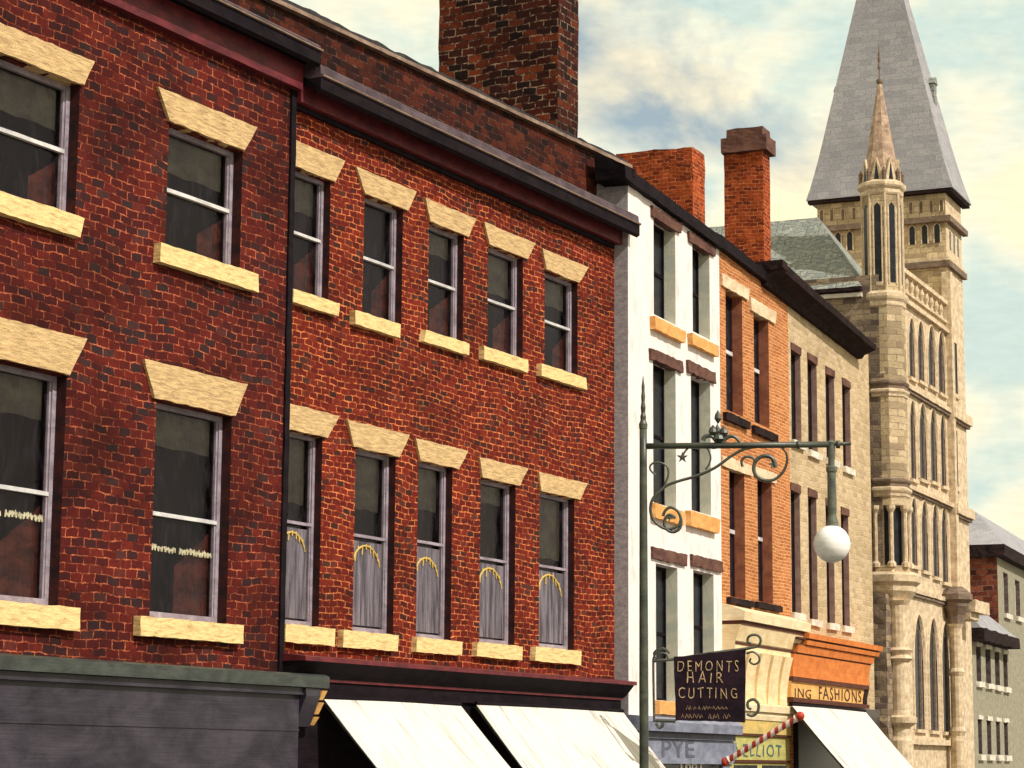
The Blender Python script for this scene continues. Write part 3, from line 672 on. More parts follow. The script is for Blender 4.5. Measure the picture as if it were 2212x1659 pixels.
# awnings of B
def awning(fr, name, label, group, px, v0, drop_pt, thick=.03, nseg=14, mat='canvas', valance=True):
    """px: (TL),(TR) pixels on the wall line at depth v0; drop_pt: pixel the TR edge passes through; outer edge at v=-1.25"""
    (uL, zL), (uR, zR) = fr.uz(*px[0], v0), fr.uz(*px[1], v0); zt = (zL + zR) / 2
    # slope so the far edge runs through drop_pt: intersect with cross plane u = uR
    vd, zd = fr.vz(*drop_pt, uR); k = (zt - zd) / (v0 - vd)
    out = 1.7; v2 = v0 - out; zb = zt - k * out
    r = bpy.data.objects.new(name, None); S.collection.objects.link(r); r.location = fr.o.location; r.rotation_euler = fr.o.rotation_euler
    tag(r, label, 'awning', group)
    m = MB(); K = 10
    for i in range(nseg):
        for j in range(K):
            def P(a, b, off):
                t = b / K; x = uL + (uR - uL) * a / nseg; sag = -.045 * math.sin(math.pi * t) + .02 * math.sin(math.pi * a / nseg) - .016 * math.sin(a * 1.9) * t * math.sin(math.pi * t)
                return (x, v0 + (v2 - v0) * t, zt + (zb - zt) * t + sag + off)
            m.face([P(i, j + 1, 0), P(i + 1, j + 1, 0), P(i + 1, j, 0), P(i, j, 0)])
            m.face([P(i, j, -.012), P(i + 1, j, -.012), P(i + 1, j + 1, -.012), P(i, j + 1, -.012)])
    m.build('canopy', mat, r, smooth=True)
    m = MB()   # scalloped valance
    n = int((uR - uL) / .16)
    for i in range(n):
        a = uL + (uR - uL) * i / n; b = uL + (uR - uL) * (i + 1) / n; mid = (a + b) / 2
        m.hexa([(a, v2 - .004, zb - .12), (mid, v2 - .004, zb - .2), (b, v2 - .004, zb - .12), (b, v2 - .004, zb - .002), (a, v2 - .004, zb - .002)],
               [(a, v2 + .006, zb - .12), (mid, v2 + .006, zb - .2), (b, v2 + .006, zb - .12), (b, v2 + .006, zb - .002), (a, v2 + .006, zb - .002)])
    m.build('valance', mat, r)
    for x in (uL + .04, uR - .04):
        m = MB(); m.tube([(x, v0 + .02, zt - .05), (x, v2 + .05, zb - .04)], .018, 8); m.tube([(x, v0 + .02, zb - .15), (x, v2 + .05, zb - .06)], .016, 8)
        m.build('folding_arm', 'iron', r)
    m = MB(); m.tube([(uL, v0 - .01, zt + .0), (uR, v0 - .01, zt + .0)], .028, 8); m.build('roller', 'black', r)
    return r, (uL, uR, zt, k)
G_AW = 'white awnings over the shopfronts'
awning(FB, 'shop_awning', 'left of the two cream canvas awnings below the red brick house, beside the dark shopfront', G_AW, ((697, 1502), (993, 1525)), -.21, (1109, 1657))
awning(FB, 'shop_awning', 'cream canvas awning below the maroon cornice, its right end reaching the lamp post', G_AW, ((1027, 1521), (1344, 1534)), -.21, (1442, 1657))
# ================================================================== white house
rw = FW.o
tag(rw, 'narrow white stuccoed house with brown lintels between red and orange houses', 'house', 'houses along the street')
zW0 = 0; uW1 = uO0
zeW = FW.uz(1357, 385)[1]; zeW2 = FW.uz(1556, 527)[1]; print('white eave', zeW, zeW2)
WW = [ # (L,R,top,bottom px) openings
 ((1412, 600), (1459, 600), (1435, 482), (1435, 690)), ((1496, 640), (1533, 640), (1515, 533), (1515, 725)),
 ((1411, 950), (1460, 950), (1435, 786), (1435, 1092)), ((1493, 950), (1535, 950), (1515, 818), (1515, 1108)),
 ((1417, 1350), (1464, 1350), (1440, 1222), (1440, 1514)), ((1498, 1330), (1542, 1330), (1520, 1236), (1520, 1470))]
WL = [((1404, 446), (1469, 482), (1466, 507), (1405, 466)), ((1484, 500), (1541, 534), (1541, 556), (1485, 522)),
      ((1401, 757), (1470, 777), (1470, 802), (1402, 779)), ((1481, 780), (1541, 803), (1541, 828), (1482, 804)),
      ((1405, 1183), (1479, 1196), (1478, 1222), (1406, 1207)), ((1490, 1198), (1556, 1213), (1556, 1236), (1491, 1222))]
WS = [((1403, 687), (1470, 714), (1469, 742), (1404, 712)), ((1484, 723), (1541, 746), (1541, 770), (1485, 746)),
      ((1403, 1090), (1468, 1104), (1467, 1136), (1404, 1118)), ((1480, 1106), (1545, 1120), (1542, 1152), (1481, 1136)),
      ((1412, 1512), (1470, 1519), (1470, 1548), (1412, 1542)), ((1490, 1488), (1550, 1490), (1550, 1510), (1490, 1508))]
opsW = []
for L, R_, T, B in WW: opsW.append(op_from(FW, [L], [R_], [T], [B]))
wallz = max(zeW, zeW2) + .0
zslope = (zeW2 - zeW) / uW1
m = MB(); m.wall(0, uW1, 0, zeW, opsW, 0, .36, 0, 1)
m.face([(0, 0, 0), (0, 0, zeW), (0, 6, zeW), (0, 6, 0)], 2)
if zeW2 > zeW: m.face([(0, 0, zeW), (uW1, 0, zeW), (uW1, 0, zeW2)], 0)
m.build('wall', ['white', 'whiteR', 'sidewall'], rw)
for i, o_ in enumerate(opsW):
    u0, u1, z0, z1 = o_; y = .20
    f = MB(); fw = .05
    f.box(u0, u0 + fw, y, y + .05, z0, z1); f.box(u1 - fw, u1, y, y + .05, z0, z1); f.box(u0 + fw, u1 - fw, y, y + .05, z1 - fw, z1); f.box(u0 + fw, u1 - fw, y, y + .05, z0, z0 + fw)
    zm = (z0 + z1) / 2; f.box(u0 + fw, u1 - fw, y + .005, y + .05, zm - .025, zm + .025)
    w = f.build('window', 'black', rw)
    MB().face([(u0 + fw, y + .03, z0 + fw), (u1 - fw, y + .03, z0 + fw), (u1 - fw, y + .03, z1 - fw), (u0 + fw, y + .03, z1 - fw)]).build('pane', 'void', w)
    stone(w, FW.quad(*WL[i]), .05, .1, 'lintel', 'brown', .016); stone(w, FW.quad(*WS[i]), .10, .1, 'sill', 'osill', .010)
zr0 = zeW
def eave(fr, root, name, mat, A, B, A2, B2, out, inn, ext0=0.0, ext1=0.0, n=30, amp=.01):
    """A,B: pixels of the lower edge's ends; A2,B2 of the upper edge's ends"""
    a, b, c, d = fr.uz(*A, -out), fr.uz(*B, -out), fr.uz(*B2, -out), fr.uz(*A2, -out)
    m = MB(); m.rough([(a[0], -out, a[1]), (b[0], -out, b[1]), (c[0], -out, c[1]), (d[0], -out, d[1])], [(a[0], inn, a[1]), (b[0], inn, b[1]), (c[0], inn, c[1] + .25), (d[0], inn, d[1] + .25)], (n, 2, 2), amp, 4)
    return m.build(name, mat, root)
eave(FW, rw, 'eaves', 'black', (1352, 384), (1560, 536), (1350, 356), (1562, 514), .12, .4, n=30, amp=.014)
# white house: dark gutter end that overhangs the red house
a = FW.uz(1357, 368, -.1)
m = MB(); m.rbox(-.10, .04, -.13, 1.1, a[1] - .06, a[1] + .06, (3, 2, 14), .03, 5); m.build('gutter_end', 'black', rw)
m = MB(); zq = zeW + .25
m.hexa([(0, .4, zq - .3), (uW1, .4, zq - .3), (uW1, .4, zeW2 + .3), (0, .4, zq)], [(0, 4, zq - .3), (uW1, 4, zq - .3), (uW1, 4, zeW2 + 1.0), (0, 4, zq + .7)])
roofW = m.build('roof', 'roofdk', rw)
# wide low chimney behind the white roof
uc = FW.uz(1496, 420, 1.0)[0]
va = FW.vz(1331, 420, uc)[0]; vb = FW.vz(1496, 400, uc)[0]; zt_c = FW.vz(1400, 326, uc)[1]
u2 = FW.uz(1523, 420, vb)[0]
m = MB(); m.rbox(uc, u2, vb, va, 7, zt_c, (8, 26, 10), .04, 2.2); m.build('chimney', 'brickD', roofW)
# white house shopfront
zA_ = FW.uz(1390, 1556, -.25)[1]
us0 = FW.uz(1385, 1580, -.25)[0]; us1 = FW.uz(1604, 1580, -.25)[0] 
us1 = min(us1, uW1 + .15)
z = lambda py, v=-.25, px=1480: FW.uz(px, py, v)[1]
m = MB(); m.prism_x([(-.30, z(1582)), (-.32, z(1562)), (-.22, z(1552)), (0, z(1549)), (0, z(1582))], -.02, us1); m.build('shop_cornice', 'blueshop', rw)
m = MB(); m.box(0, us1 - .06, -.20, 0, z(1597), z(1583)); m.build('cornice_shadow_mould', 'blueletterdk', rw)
m = MB(); m.box(0, us1 - .08, -.16, 0, z(1650, -.16), z(1598, -.2))
m.hexa([(us1 - .08, -.165, z(1650)), (us1 - .02, -.165, z(1640)), (us1 + .10, -.165, z(1600)), (us1 - .08, -.165, z(1600))], [(us1 - .08, 0, z(1650)), (us1 - .02, 0, z(1640)), (us1 + .10, 0, z(1600)), (us1 - .08, 0, z(1600))])
fw_ = m.build('shop_fascia', 'blueshop', rw)
text(FW, 'PYE', 1430, 1636, 1500, 1600, -.162, 'blueletterdk', fw_, 'fascia_lettering', bold=.01)
m = MB(); m.box(0, FW.uz(1560, 1655, -.1)[0], -.08, 0, .5, z(1652, -.1)); m.box(FW.uz(1560, 1655, -.1)[0], uW1, -.12, 0, .5, z(1652, -.1), 1)
sw = m.build('shop_window', ['void', 'blueshop'], rw)
text(FW, '1991', 1470, 1678, 1515, 1648, -.085, 'wpaint', sw, 'window_lettering', bold=.012)
# ================================================================== orange house
ro = FO.o
tag(ro, 'orange brick house with cream lintels, cream shop cornice and tall red chimney', 'house', 'houses along the street')
uO1 = uG0 - uO0
OW = [((1568, 760), (1604, 760), (1586, 634), (1586, 892)), ((1629, 800), (1661, 800), (1645, 685), (1645, 918)),
      ((1576, 1150), (1609, 1150), (1592, 1013), (1592, 1291)), ((1637, 1150), (1668, 1150), (1653, 1035), (1653, 1301))]
OL = [((1556, 594), (1615, 621), (1613, 646), (1557, 620)), ((1618, 646), (1673, 670), (1672, 697), (1619, 674)),
      ((1558, 985), (1623, 1006), (1622, 1028), (1558, 1008)), ((1628, 1010), (1674, 1022), (1674, 1044), (1628, 1030))]
OS = [((1561, 891), (1613, 910), (1612, 927), (1561, 907)), ((1623, 919), (1673, 940), (1672, 956), (1623, 935)),
      ((1569, 1289), (1622, 1300), (1622, 1313), (1569, 1302)), ((1629, 1299), (1682, 1310), (1682, 1323), (1629, 1312))]
opsO = [op_from(FO, [a], [b], [c], [d]) for a, b, c, d in OW]
zeO = FO.uz(1630, 590)[1]; zO1 = FO.uz(1558, 535)[1]; zO2 = FO.uz(1706, 658)[1]
m = MB(); m.wall(0, uO1, 0, min(zO1, zO2), opsO, 0, .24, 0, 1)
a_, b_ = min(zO1, zO2), max(zO1, zO2); m.face([(0, 0, a_), (uO1, 0, a_), (uO1, 0, zO2 + .01), (0, 0, zO1 + .01)])
m.build('wall', ['brickO', 'jambO'], ro)
for i, o_ in enumerate(opsO):
    u0, u1, z0, z1 = o_; y = .19; f = MB(); fw = .045
    f.box(u0, u0 + fw, y, y + .05, z0, z1); f.box(u1 - fw, u1, y, y + .05, z0, z1); f.box(u0 + fw, u1 - fw, y, y + .05, z1 - fw, z1); f.box(u0 + fw, u1 - fw, y, y + .05, z0, z0 + fw)
    w = f.build('window', 'jambR', ro); zm = (z0 + z1) / 2 + .05
    MB().rbox(u0 + fw, u1 - fw, y - .02, y + .05, zm - .035, zm + .035, (4, 2, 1), .006).build('meeting_rail', 'rail', w)
    MB().face([(u0 + fw, y + .03, z0 + fw), (u1 - fw, y + .03, z0 + fw), (u1 - fw, y + .03, z1 - fw), (u0 + fw, y + .03, z1 - fw)]).build('pane', 'void', w)
    stone(w, FO.quad(*OL[i]), .04, .1, 'lintel', 'olint', .012); stone(w, FO.quad(*OS[i]), .08, .1, 'sill', 'darkeave', .010)
eave(FO, ro, 'eaves', 'black', (1558, 532), (1722, 657), (1560, 508), (1722, 640), .12, .35, n=26, amp=.012)
m = MB(); zq = max(zO1, zO2)
m.hexa([(0, .4, zO1 - .1), (uO1, .4, zO2 - .1), (uO1, .4, zO2 + .22), (0, .4, zO1 + .22)], [(0, 4, zO1 - .1), (uO1, 4, zO2 - .1), (uO1, 4, zO2 + .7), (0, 4, zO1 + .7)])
roofO = m.build('roof', 'roofdk', ro)
# tall chimney with cap
uc = FO.uz(1649, 480, .9)[0]
va = FO.vz(1565, 450, uc)[0]; vb = FO.vz(1649, 450, uc)[0]; u2 = FO.uz(1664, 450, vb)[0]; zc_ = FO.vz(1600, 330, uc)[1]; zt_ = FO.vz(1600, 278, uc)[1]
m = MB(); m.rbox(uc, u2, vb, va, 7, zc_ + .02, (4, 40, 6), .016, 4); m.build('chimney', 'brickD', roofO)
va2 = FO.vz(1557, 300, uc - .1)[0]; vb2 = FO.vz(1655, 300, uc - .1)[0]
m = MB(); hh = zt_ - zc_
m.rbox(uc - .10, u2 + .08, vb2, va2, zc_, zc_ + hh * .62, (4, 4, 6), .018, 5); m.rbox(uc - .03, u2 + .02, vb2 + .10, va2 - .10, zc_ + hh * .62, zt_, (4, 3, 6), .018, 5)
m.build('chimney_cap', 'brown', roofO)
# cream shop cornice
z = lambda py, v=-.3, px=1650: FO.uz(px, py, v)[1]
ue1 = FO.uz(1750, 1345, -.40)[0]; ue2 = FO.uz(1718, 1400, -.25)[0]
m = MB(); m.prism_x([(-.40, z(1347, -.4)), (-.42, z(1328, -.4)), (-.3, z(1322, -.4)), (0, z(1316, -.2)), (0, z(1350))], 0, ue1); m.build('shop_cornice', 'creamhi', ro)
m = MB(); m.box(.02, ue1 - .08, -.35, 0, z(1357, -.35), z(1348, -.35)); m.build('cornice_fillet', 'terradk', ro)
m = MB(); m.hexa([(.0, -.34, z(1358)), (0, -.25, z(1392)), (0, 0, z(1392)), (0, 0, z(1358))], [(ue1 - .1, -.34, z(1358)), (ue2, -.25, z(1392)), (ue2, 0, z(1392)), (ue1 - .1, 0, z(1358))])
m.box(0, ue2, -.235, 0, z(1412, -.24), z(1393, -.24)); m.build('cornice_cove', 'cream', ro)
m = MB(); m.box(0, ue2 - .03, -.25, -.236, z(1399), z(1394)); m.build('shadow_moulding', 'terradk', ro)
# fluted frieze
fz1, fz0 = z(1413, -.2), z(1520, -.2); fu1 = FO.uz(1712, 1460, -.2)[0]
m = MB(); m.box(0, fu1, -.12, 0, fz0, fz1)
nf = 5
for k in range(nf):
    a = fu1 * k / nf + .03; b = fu1 * (k + 1) / nf - .13; pr = []
    for t in range(9):
        s_t = t / 8; pr.append((-.15 - .13 * s_t ** 2, fz0 + (fz1 - fz0) * s_t))
    pr2 = pr + [(-.119, fz1), (-.119, fz0)]
    m.prism_x(pr2[::-1], a, b)
m.build('fluted_frieze', 'cream', ro)
m = MB(); m.prism_x([(-.24, z(1538, -.22)), (-.26, z(1524, -.22)), (-.2, z(1521, -.2)), (0, z(1521, -.2)), (0, z(1538, -.2))], 0, fu1 + .05); m.prism_x([(-.18, z(1556, -.2)), (-.2, z(1546, -.2)), (-.18, z(1539, -.2)), (0, z(1539, -.2)), (0, z(1556, -.2))], 0, fu1 + .02); m.build('architrave', 'creamhi', ro)
m = MB(); m.box(0, fu1, -.16, 0, z(1586, -.16), z(1557, -.16)); m.build('upper_fascia', 'yellow', ro)
m = MB(); m.box(0, fu1, -.17, 0, z(1591, -.16), z(1587, -.16)); m.box(0, fu1, -.15, 0, z(1648, -.14), z(1643, -.14)); m.build('fascia_moulding', 'terradk', ro)
m = MB(); m.box(.02, fu1 - .02, -.13, 0, z(1642, -.14), z(1592, -.14)); ff = m.build('shop_fascia', 'olive', ro)
text(FO, 'A.', 1584, 1630, 1600, 1611, -.132, 'blueletter', ff, 'fascia_lettering', wob=.07); text(FO, 'ELLIOT', 1606, 1634, 1688, 1610, -.132, 'blueletter', ff, 'fascia_lettering', track=1.25, wob=.08)
m = MB(); m.box(0, fu1, -.12, 0, .5, z(1649, -.14)); sw = m.build('shopfront', 'olive', ro)
m = MB()
for a, b in ((.06, .44), (.52, .94)): m.box(fu1 * a, fu1 * b, -.125, -.02, 1.2, z(1653, -.14))
m.build('shop_window', 'void', ro)
# ================================================================== buff house
rg = FG.o
tag(rg, 'buff rubble stone house with a heavy dark cornice and a terracotta shop fascia', 'house', 'houses along the street')
uG1 = uH0 - uG0
GW = []
for row in (((1709, 1729, 745, 953), (1745, 1764, 766, 975), (1784, 1802, 795, 992), (1820, 1836, 820, 1010)), ((1709, 1728, 1045, 1324), (1747, 1764, 1057, 1338), (1785, 1801, 1078, 1346), (1818, 1833, 1097, 1352))):
    for L, R_, T, B in row: GW.append(op_from(FG, [(L, (T + B) / 2)], [(R_ + 1, (T + B) / 2)], [((L + R_) / 2, T)], [((L + R_) / 2, B)]))
GW = [(max(a, .02), b, c, d) for a, b, c, d in GW]
zG1 = FG.uz(1800, 720)[1]
m = MB(); m.wall(0, uG1, 0, zG1, GW, 0, .26, 0, 1); m.face([(0, 0, 7), (0, 0, zG1), (0, 5, zG1), (0, 5, 7)]); m.face([(uG1, 0, 0), (uG1, 5, 0), (uG1, 5, zG1), (uG1, 0, zG1)])
m.build('wall', ['greystone', 'jamb'], rg)
for i, (u0, u1, z0, z1) in enumerate(GW):
    y = .11; f = MB(); fw = .03
    f.box(u0, u0 + fw, y, y + .05, z0, z1); f.box(u1 - fw, u1, y, y + .05, z0, z1); f.box(u0 + fw, u1 - fw, y, y + .05, z1 - fw, z1); f.box(u0 + fw, u1 - fw, y, y + .05, z0, z0 + fw)
    w = f.build('window', 'jambR', rg)
    MB().face([(u0 + fw, y + .03, z0 + fw), (u1 - fw, y + .03, z0 + fw), (u1 - fw, y + .03, z1 - fw), (u0 + fw, y + .03, z1 - fw)]).build('pane', 'void', w)
    MB().rbox(u0 - .06, u1 + .10, -.07, .1, z0 - .13, z0 - .002, (4, 2, 1), .012).build('sill', 'whitestone', w)
    MB().rbox(u0 - .01, u1 + .03, .0 - .02, .15, z1 - .16, z1 - .01, (3, 2, 1), .02).build('shutter_head', 'brown', w)
zz = lambda px, py, v: FG.uz(px, py, v)
a = zz(1719, 652, -.14); b = zz(1874, 780, -.14); c = zz(1886, 742, -.42); d = zz(1690, 563, -.42)
zlo = (a[1] + b[1]) / 2; zhi = (c[1] + d[1]) / 2; print('buff cornice', a, b, c, d)
u_s = d[0]; u_e = (b[0] + c[0]) / 2
pr = lambda zl, zh: [(-.10, zl), (-.16, zl + (zh - zl) * .28), (-.34, zl + (zh - zl) * .55), (-.40, zl + (zh - zl) * .62), (-.42, zh), (.6, zh + .03), (.6, zl)]
m = MB(); zlA, zhA, zlB, zhB = a[1], d[1], b[1], c[1]
K = 20
pts = [[(u_s + (u_e - u_s) * k / K, y_, z_ + noise.noise(Vector((k * .7, y_, z_))) * .02) for y_, z_ in pr(zlA + (zlB - zlA) * k / K, zhA + (zhB - zhA) * k / K)] for k in range(K + 1)]
for p, q in zip(pts, pts[1:]):
    for k in range(len(p)):
        k2 = (k + 1) % len(p); m.face([p[k], q[k], q[k2], p[k2]][::-1])
m.face(pts[0]); m.face(pts[-1][::-1])
m.build('cornice', 'darkeave', rg)
e0 = FG.vz(1638, 566, u_s)[0]
m = MB(); m.rbox(u_s - .02, u_s + .3, -.43, e0, zhA - .14, zhA + .01, (2, 2, 10), .02, 5); m.build('cornice_return', 'darkeave', rg)
m = MB(); m.hexa([(0, .3, zlA), (uG1, .3, zlA), (uG1, .3, zhB), (0, .3, zhA - .05)], [(0, 4, zlA), (uG1, 4, zlA), (uG1, 4, zhB + .3), (0, 4, zhA + .1)]); m.build('roof', 'roofdk', rg)
# terracotta fascia
z = lambda py, v=-.3, px=1800: FG.uz(px, py, v)[1]
e1 = FG.uz(1906, 1388, -.45)[0]; e2 = FG.uz(1884, 1430, -.32)[0]; e3 = FG.uz(1872, 1500, -.22)[0]; s0 = .06
s1 = FG.uz(1748, 1376, -.45)[0]; s0 = FG.uz(1716, 1440, -.3)[0]
m = MB(); m.prism_x([(-.45, z(1388, -.45)), (-.46, z(1377, -.45)), (0, z(1370, -.3)), (0, z(1388))], s1, e1); m.prism_x([(-.40, z(1402, -.4)), (-.42, z(1393, -.4)), (0, z(1393, -.4)), (0, z(1402, -.4))], s1, e1 - .1)
m.prism_x([(-.33, z(1421, -.33)), (-.36, z(1405, -.36)), (0, z(1405, -.36)), (0, z(1421, -.3))], s0 + .1, e2 + .05)
m.prism_x([(-.27, z(1472, -.25)), (-.27, z(1452, -.25)), (-.30, z(1425, -.3)), (0, z(1425, -.3)), (0, z(1472, -.3))], s0, e2 - .08)
tf = m.build('terracotta_fascia', 'terra', rg)
m = MB()
for ya, yb, v_, e_ in ((1392.5, 1388.5, .39, e1 - .08), (1404.5, 1402.5, .36, e1 - .15), (1424.5, 1421.5, .30, e2), (1481, 1472.5, .28, e3)):
    m.box(s0, e_, -v_, 0, z(ya, -v_), z(yb, -v_))
m.box(s0, e3 + .02, -.27, 0, z(1524, -.25), z(1515, -.25))
m.build('fascia_moulding', 'terradk', rg)
m = MB(); m.box(s0, e3, -.235, 0, z(1514.5, -.235), z(1481.5, -.235)); sb = m.build('signboard', 'tanband', rg)
text(FG, 'ING', 1717, 1505, 1752, 1490, -.238, 'inkletter', sb, 'sign_lettering', bold=-.004, track=1.15, wob=.07); text(FG, 'FASHIONS', 1769, 1509, 1860, 1493, -.238, 'inkletter', sb, 'sign_lettering', bold=.004, track=1.25, wob=.07)
# scalloped console at far end
m = MB(); pts = []
for k in range(13):
    t = k / 12; pts.append((e2 + .10 - .55 * t * .5 + .06 * math.sin(t * 12), z(1395 + 120 * t, -.2)))
for (xa, za), (xb, zb2) in zip(pts, pts[1:]):
    m.hexa([(xa - .25, -.26, za), (xb - .25, -.26, zb2), (xb, -.26, zb2), (xa, -.26, za)], [(xa - .25, -.0, za), (xb - .25, -.0, zb2), (xb, -.0, zb2), (xa, -.0, za)])
m.build('scalloped_console', 'darkeave', rg)
m = MB(); m.box(0, uG1, -.1, 0, .4, z(1525, -.1)); m.build('shopfront', 'void', rg)
awning(FG, 'shop_awning', 'smaller cream canvas awning below the terracotta shop fascia and ochre signboard', G_AW, ((1709, 1526), (1868, 1532)), -.28, (1976, 1657))
# ================================================================== stone hall with turret
rh = FH.o
tag(rh, 'sandstone hall with pointed windows, octagonal corner turret and slate hipped roof', 'hall')
# tower corner: where the hall's street face ends
uT = FH.uz(2048, 900)[0]; print('uT', uT)
zH1 = FH.uz(2000, 640)[1]
TC = FH.uz(1914, 900)[0]
dpt = world_of(FH, TC, 0).y; RT = 47.0 / FPX * dpt * 1.02
print('turret depth', dpt, 'r', RT)
HW = []
for row in (((1963, 1974, 690, 816), (1982, 1994, 697, 824), (2004, 2018, 707, 836), (2026, 2039, 719, 850)),
            ((1966, 1976, 868, 1035), (1985, 2000, 875, 1036), (2009, 2022, 886, 1041), (2032, 2041, 897, 1050)),
            ((1968, 1979, 1078, 1222), (1990, 2003, 1084, 1233), (2014, 2026, 1090, 1246), (2034, 2045, 1096, 1258)),
            ((1975, 1994, 1332, 1575), (2007, 2024, 1340, 1578), (2035, 2050, 1348, 1581))):
    for L, R_, T, B in row: HW.append(op_from(FH, [(L - .5, (T + B) / 2)], [(R_ + 1.2, (T + B) / 2)], [((L + R_) / 2, T)], [((L + R_) / 2, B)]))
uh0 = TC - RT * .9
zBal0 = FH.uz(2005, 680)[1]
ztH = FH.uz(1975, 650)[1]
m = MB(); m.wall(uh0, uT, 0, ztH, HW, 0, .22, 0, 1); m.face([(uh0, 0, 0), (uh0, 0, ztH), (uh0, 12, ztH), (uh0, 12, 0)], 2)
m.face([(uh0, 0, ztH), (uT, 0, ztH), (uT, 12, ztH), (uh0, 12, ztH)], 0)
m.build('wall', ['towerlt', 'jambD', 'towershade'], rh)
def lancet(fr, root, o_, out=.0, hood='towerlt', glass_y=.022):
    u0, u1, z0, z1 = o_; wdt = u1 - u0; sp = wdt * 1.1
    # pane
    w = MB().box(u0 - .03, u1 + .03, glass_y, glass_y + .03, z0, z1).build('window', 'void', root)
    m = MB(); K = 7; cx = (u0 + u1) / 2
    def arch(t):   # t 0..1 from spring to apex on left
        return (u0 + wdt / 2 * (1 - math.cos(t * math.pi / 2)) ** .8 * 1.0, z1 - sp + sp * math.sin(t * math.pi / 2) ** .9)
    L = [arch(k / K) for k in range(K + 1)]
    for (xa, za), (xb, zb2) in zip(L, L[1:]):
        m.hexa([(u0, 0.004, za), (xa, 0.004, za), (xb, 0.004, zb2), (u0, 0.004, zb2)], [(u0, .019, za), (xa, .019, za), (xb, .019, zb2), (u0, .019, zb2)])
        m.hexa([(2 * cx - xa, 0.004, za), (u1, 0.004, za), (u1, 0.004, zb2), (2 * cx - xb, 0.004, zb2)], [(2 * cx - xa, .019, za), (u1, .019, za), (u1, .019, zb2), (2 * cx - xb, .019, zb2)])
    m.build('arch_head', hood, w)
    o2 = wdt * .12
    pts = [(u0 - o2, -.02, z0)] + [(x - o2 * (1 - k / K), -.02, z_ + o2 * .5) for k, (x, z_) in enumerate(L)]
    pts += [(2 * cx - x, y, z_) for x, y, z_ in reversed(pts[:-1])]
    MB().tube([(x, -.004, z_) for x, y, z_ in pts], wdt * .05, 6).build('hood_mould', hood, w)
    MB().tube([(cx + wdt * .2, glass_y - .01, z0), (cx + wdt * .2, glass_y - .01, z1 - .3)], wdt * .05, 6).build('mullion', 'towerdk', w)
    MB().rbox(u0 - .05, u1 + .05, -.07, .1, z0 - .08, z0 - .004, (3, 1, 1), .01).build('sill', hood, w)
    return w
for o_ in HW: lancet(FH, rh, o_)
# string courses along the street face
def course(name, pyl, pyr, h, out, mat='towerlt', u0=None, u1=None, amp=.012):
    za = (FH.uz(1970, pyl, -out)[1] + FH.uz(2045, pyr, -out)[1]) / 2
    MB().rbox(uh0 if u0 is None else u0, uT if u1 is None else u1, -out, .05, za - h / 2, za + h / 2, (24, 2, 1), amp, 7).build(name, mat, rh)
    return za
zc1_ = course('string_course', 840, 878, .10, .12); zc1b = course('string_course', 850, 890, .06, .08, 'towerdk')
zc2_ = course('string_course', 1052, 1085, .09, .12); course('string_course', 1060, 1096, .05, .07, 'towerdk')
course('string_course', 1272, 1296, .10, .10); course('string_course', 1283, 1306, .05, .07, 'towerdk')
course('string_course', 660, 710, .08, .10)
# blind arcading under each big window band: base plinth
course('string_course', 1600, 1606, .12, .12)
# balustrade on the street face (climbs nothing: level rail seen in steep perspective)
zr1 = FH.uz(2005, 622, -.02)[1]; zr2 = FH.uz(2005, 668, -.02)[1]
m = MB(); m.rbox(uh0 + RT, uT, -.08, .10, zr1 - .10, zr1, (20, 1, 1), .012)
m.rbox(uh0 + RT, uT, -.06, .08, ztH, ztH + .06, (20, 1, 1), .012)
bal = m.build('balustrade', 'towerlt', rh)
ub = uh0 + RT + .12; nb = 12
for k in range(nb):
    x = ub + (uT - ub) * k / nb
    MB().lathe(x, .01, [(.045, ztH + .05), (.06, ztH + .09), (.035, ztH + .14), (.07, (zr1 + ztH) / 2), (.035, zr1 - .16), (.05, zr1 - .098)], 8).build('baluster', 'towerlt', bal)
# slate roof facing the camera
ze = FH.vz(1810, 624, uh0)[1]; vL = FH.vz(1480, 624, uh0)[0]; vR = FH.vz(1863, 624, uh0)[0]
# the ridge sits farther along the street
ur = uh0 + 1.6
zrd = FH.vz(1765, 470, ur)[1]; vrR = FH.vz(1768, 470, ur)[0]; vrL = FH.vz(1480, 470, ur)[0]
print('roof', ze, zrd, ztH)
K1, K2 = 40, 14
m = MB()
def RP(i, j):
    s_ = i / K1; t = j / K2; v_e = vR + (vL - vR) * s_; v_r = vrR + (vrL - vrR) * s_
    p = Vector((uh0 - .1 + (ur - uh0 + .1) * t, v_e + (v_r - v_e) * t, ze + (zrd - ze) * t)); nn = noise.noise(p * 2.2) * .02
    return p + Vector((-nn, 0, nn))
for i in range(K1):
    for j in range(K2): m.face([RP(i + 1, j), RP(i, j), RP(i, j + 1), RP(i + 1, j + 1)])
# hip slope toward the street and back slope
m.face([RP(0, 0), (2 * ur - uh0, vR, ze), (ur + .001, vrR, zrd)][0:3])
m.face([(ur, vrR, zrd), (2 * ur - uh0, vR, ze), (2 * ur - uh0, vL, ze), (ur, vrL, zrd)])
m.build('roof', 'slate', rh)
m = MB(); m.rbox(uh0 - .16, uh0 - .02, vR - .0, vL, ze - .10, ze - .01, (2, 1, 30), .01); m.build('roof_gutter', 'darkeave', rh)
m = MB(); m.rbox(uh0 - .10, uh0 - .003, vR, vL, ze - .22, ze - .13, (2, 1, 30), .01); m.build('eaves_course', 'whitestone', rh)
m = MB(); m.face([(uh0 - .004, vR, 5), (uh0 - .004, vL, 5), (uh0 - .004, vL, ze), (uh0 - .004, vR, ze)][::-1]); m.build('end_wall', 'towershade', rh)
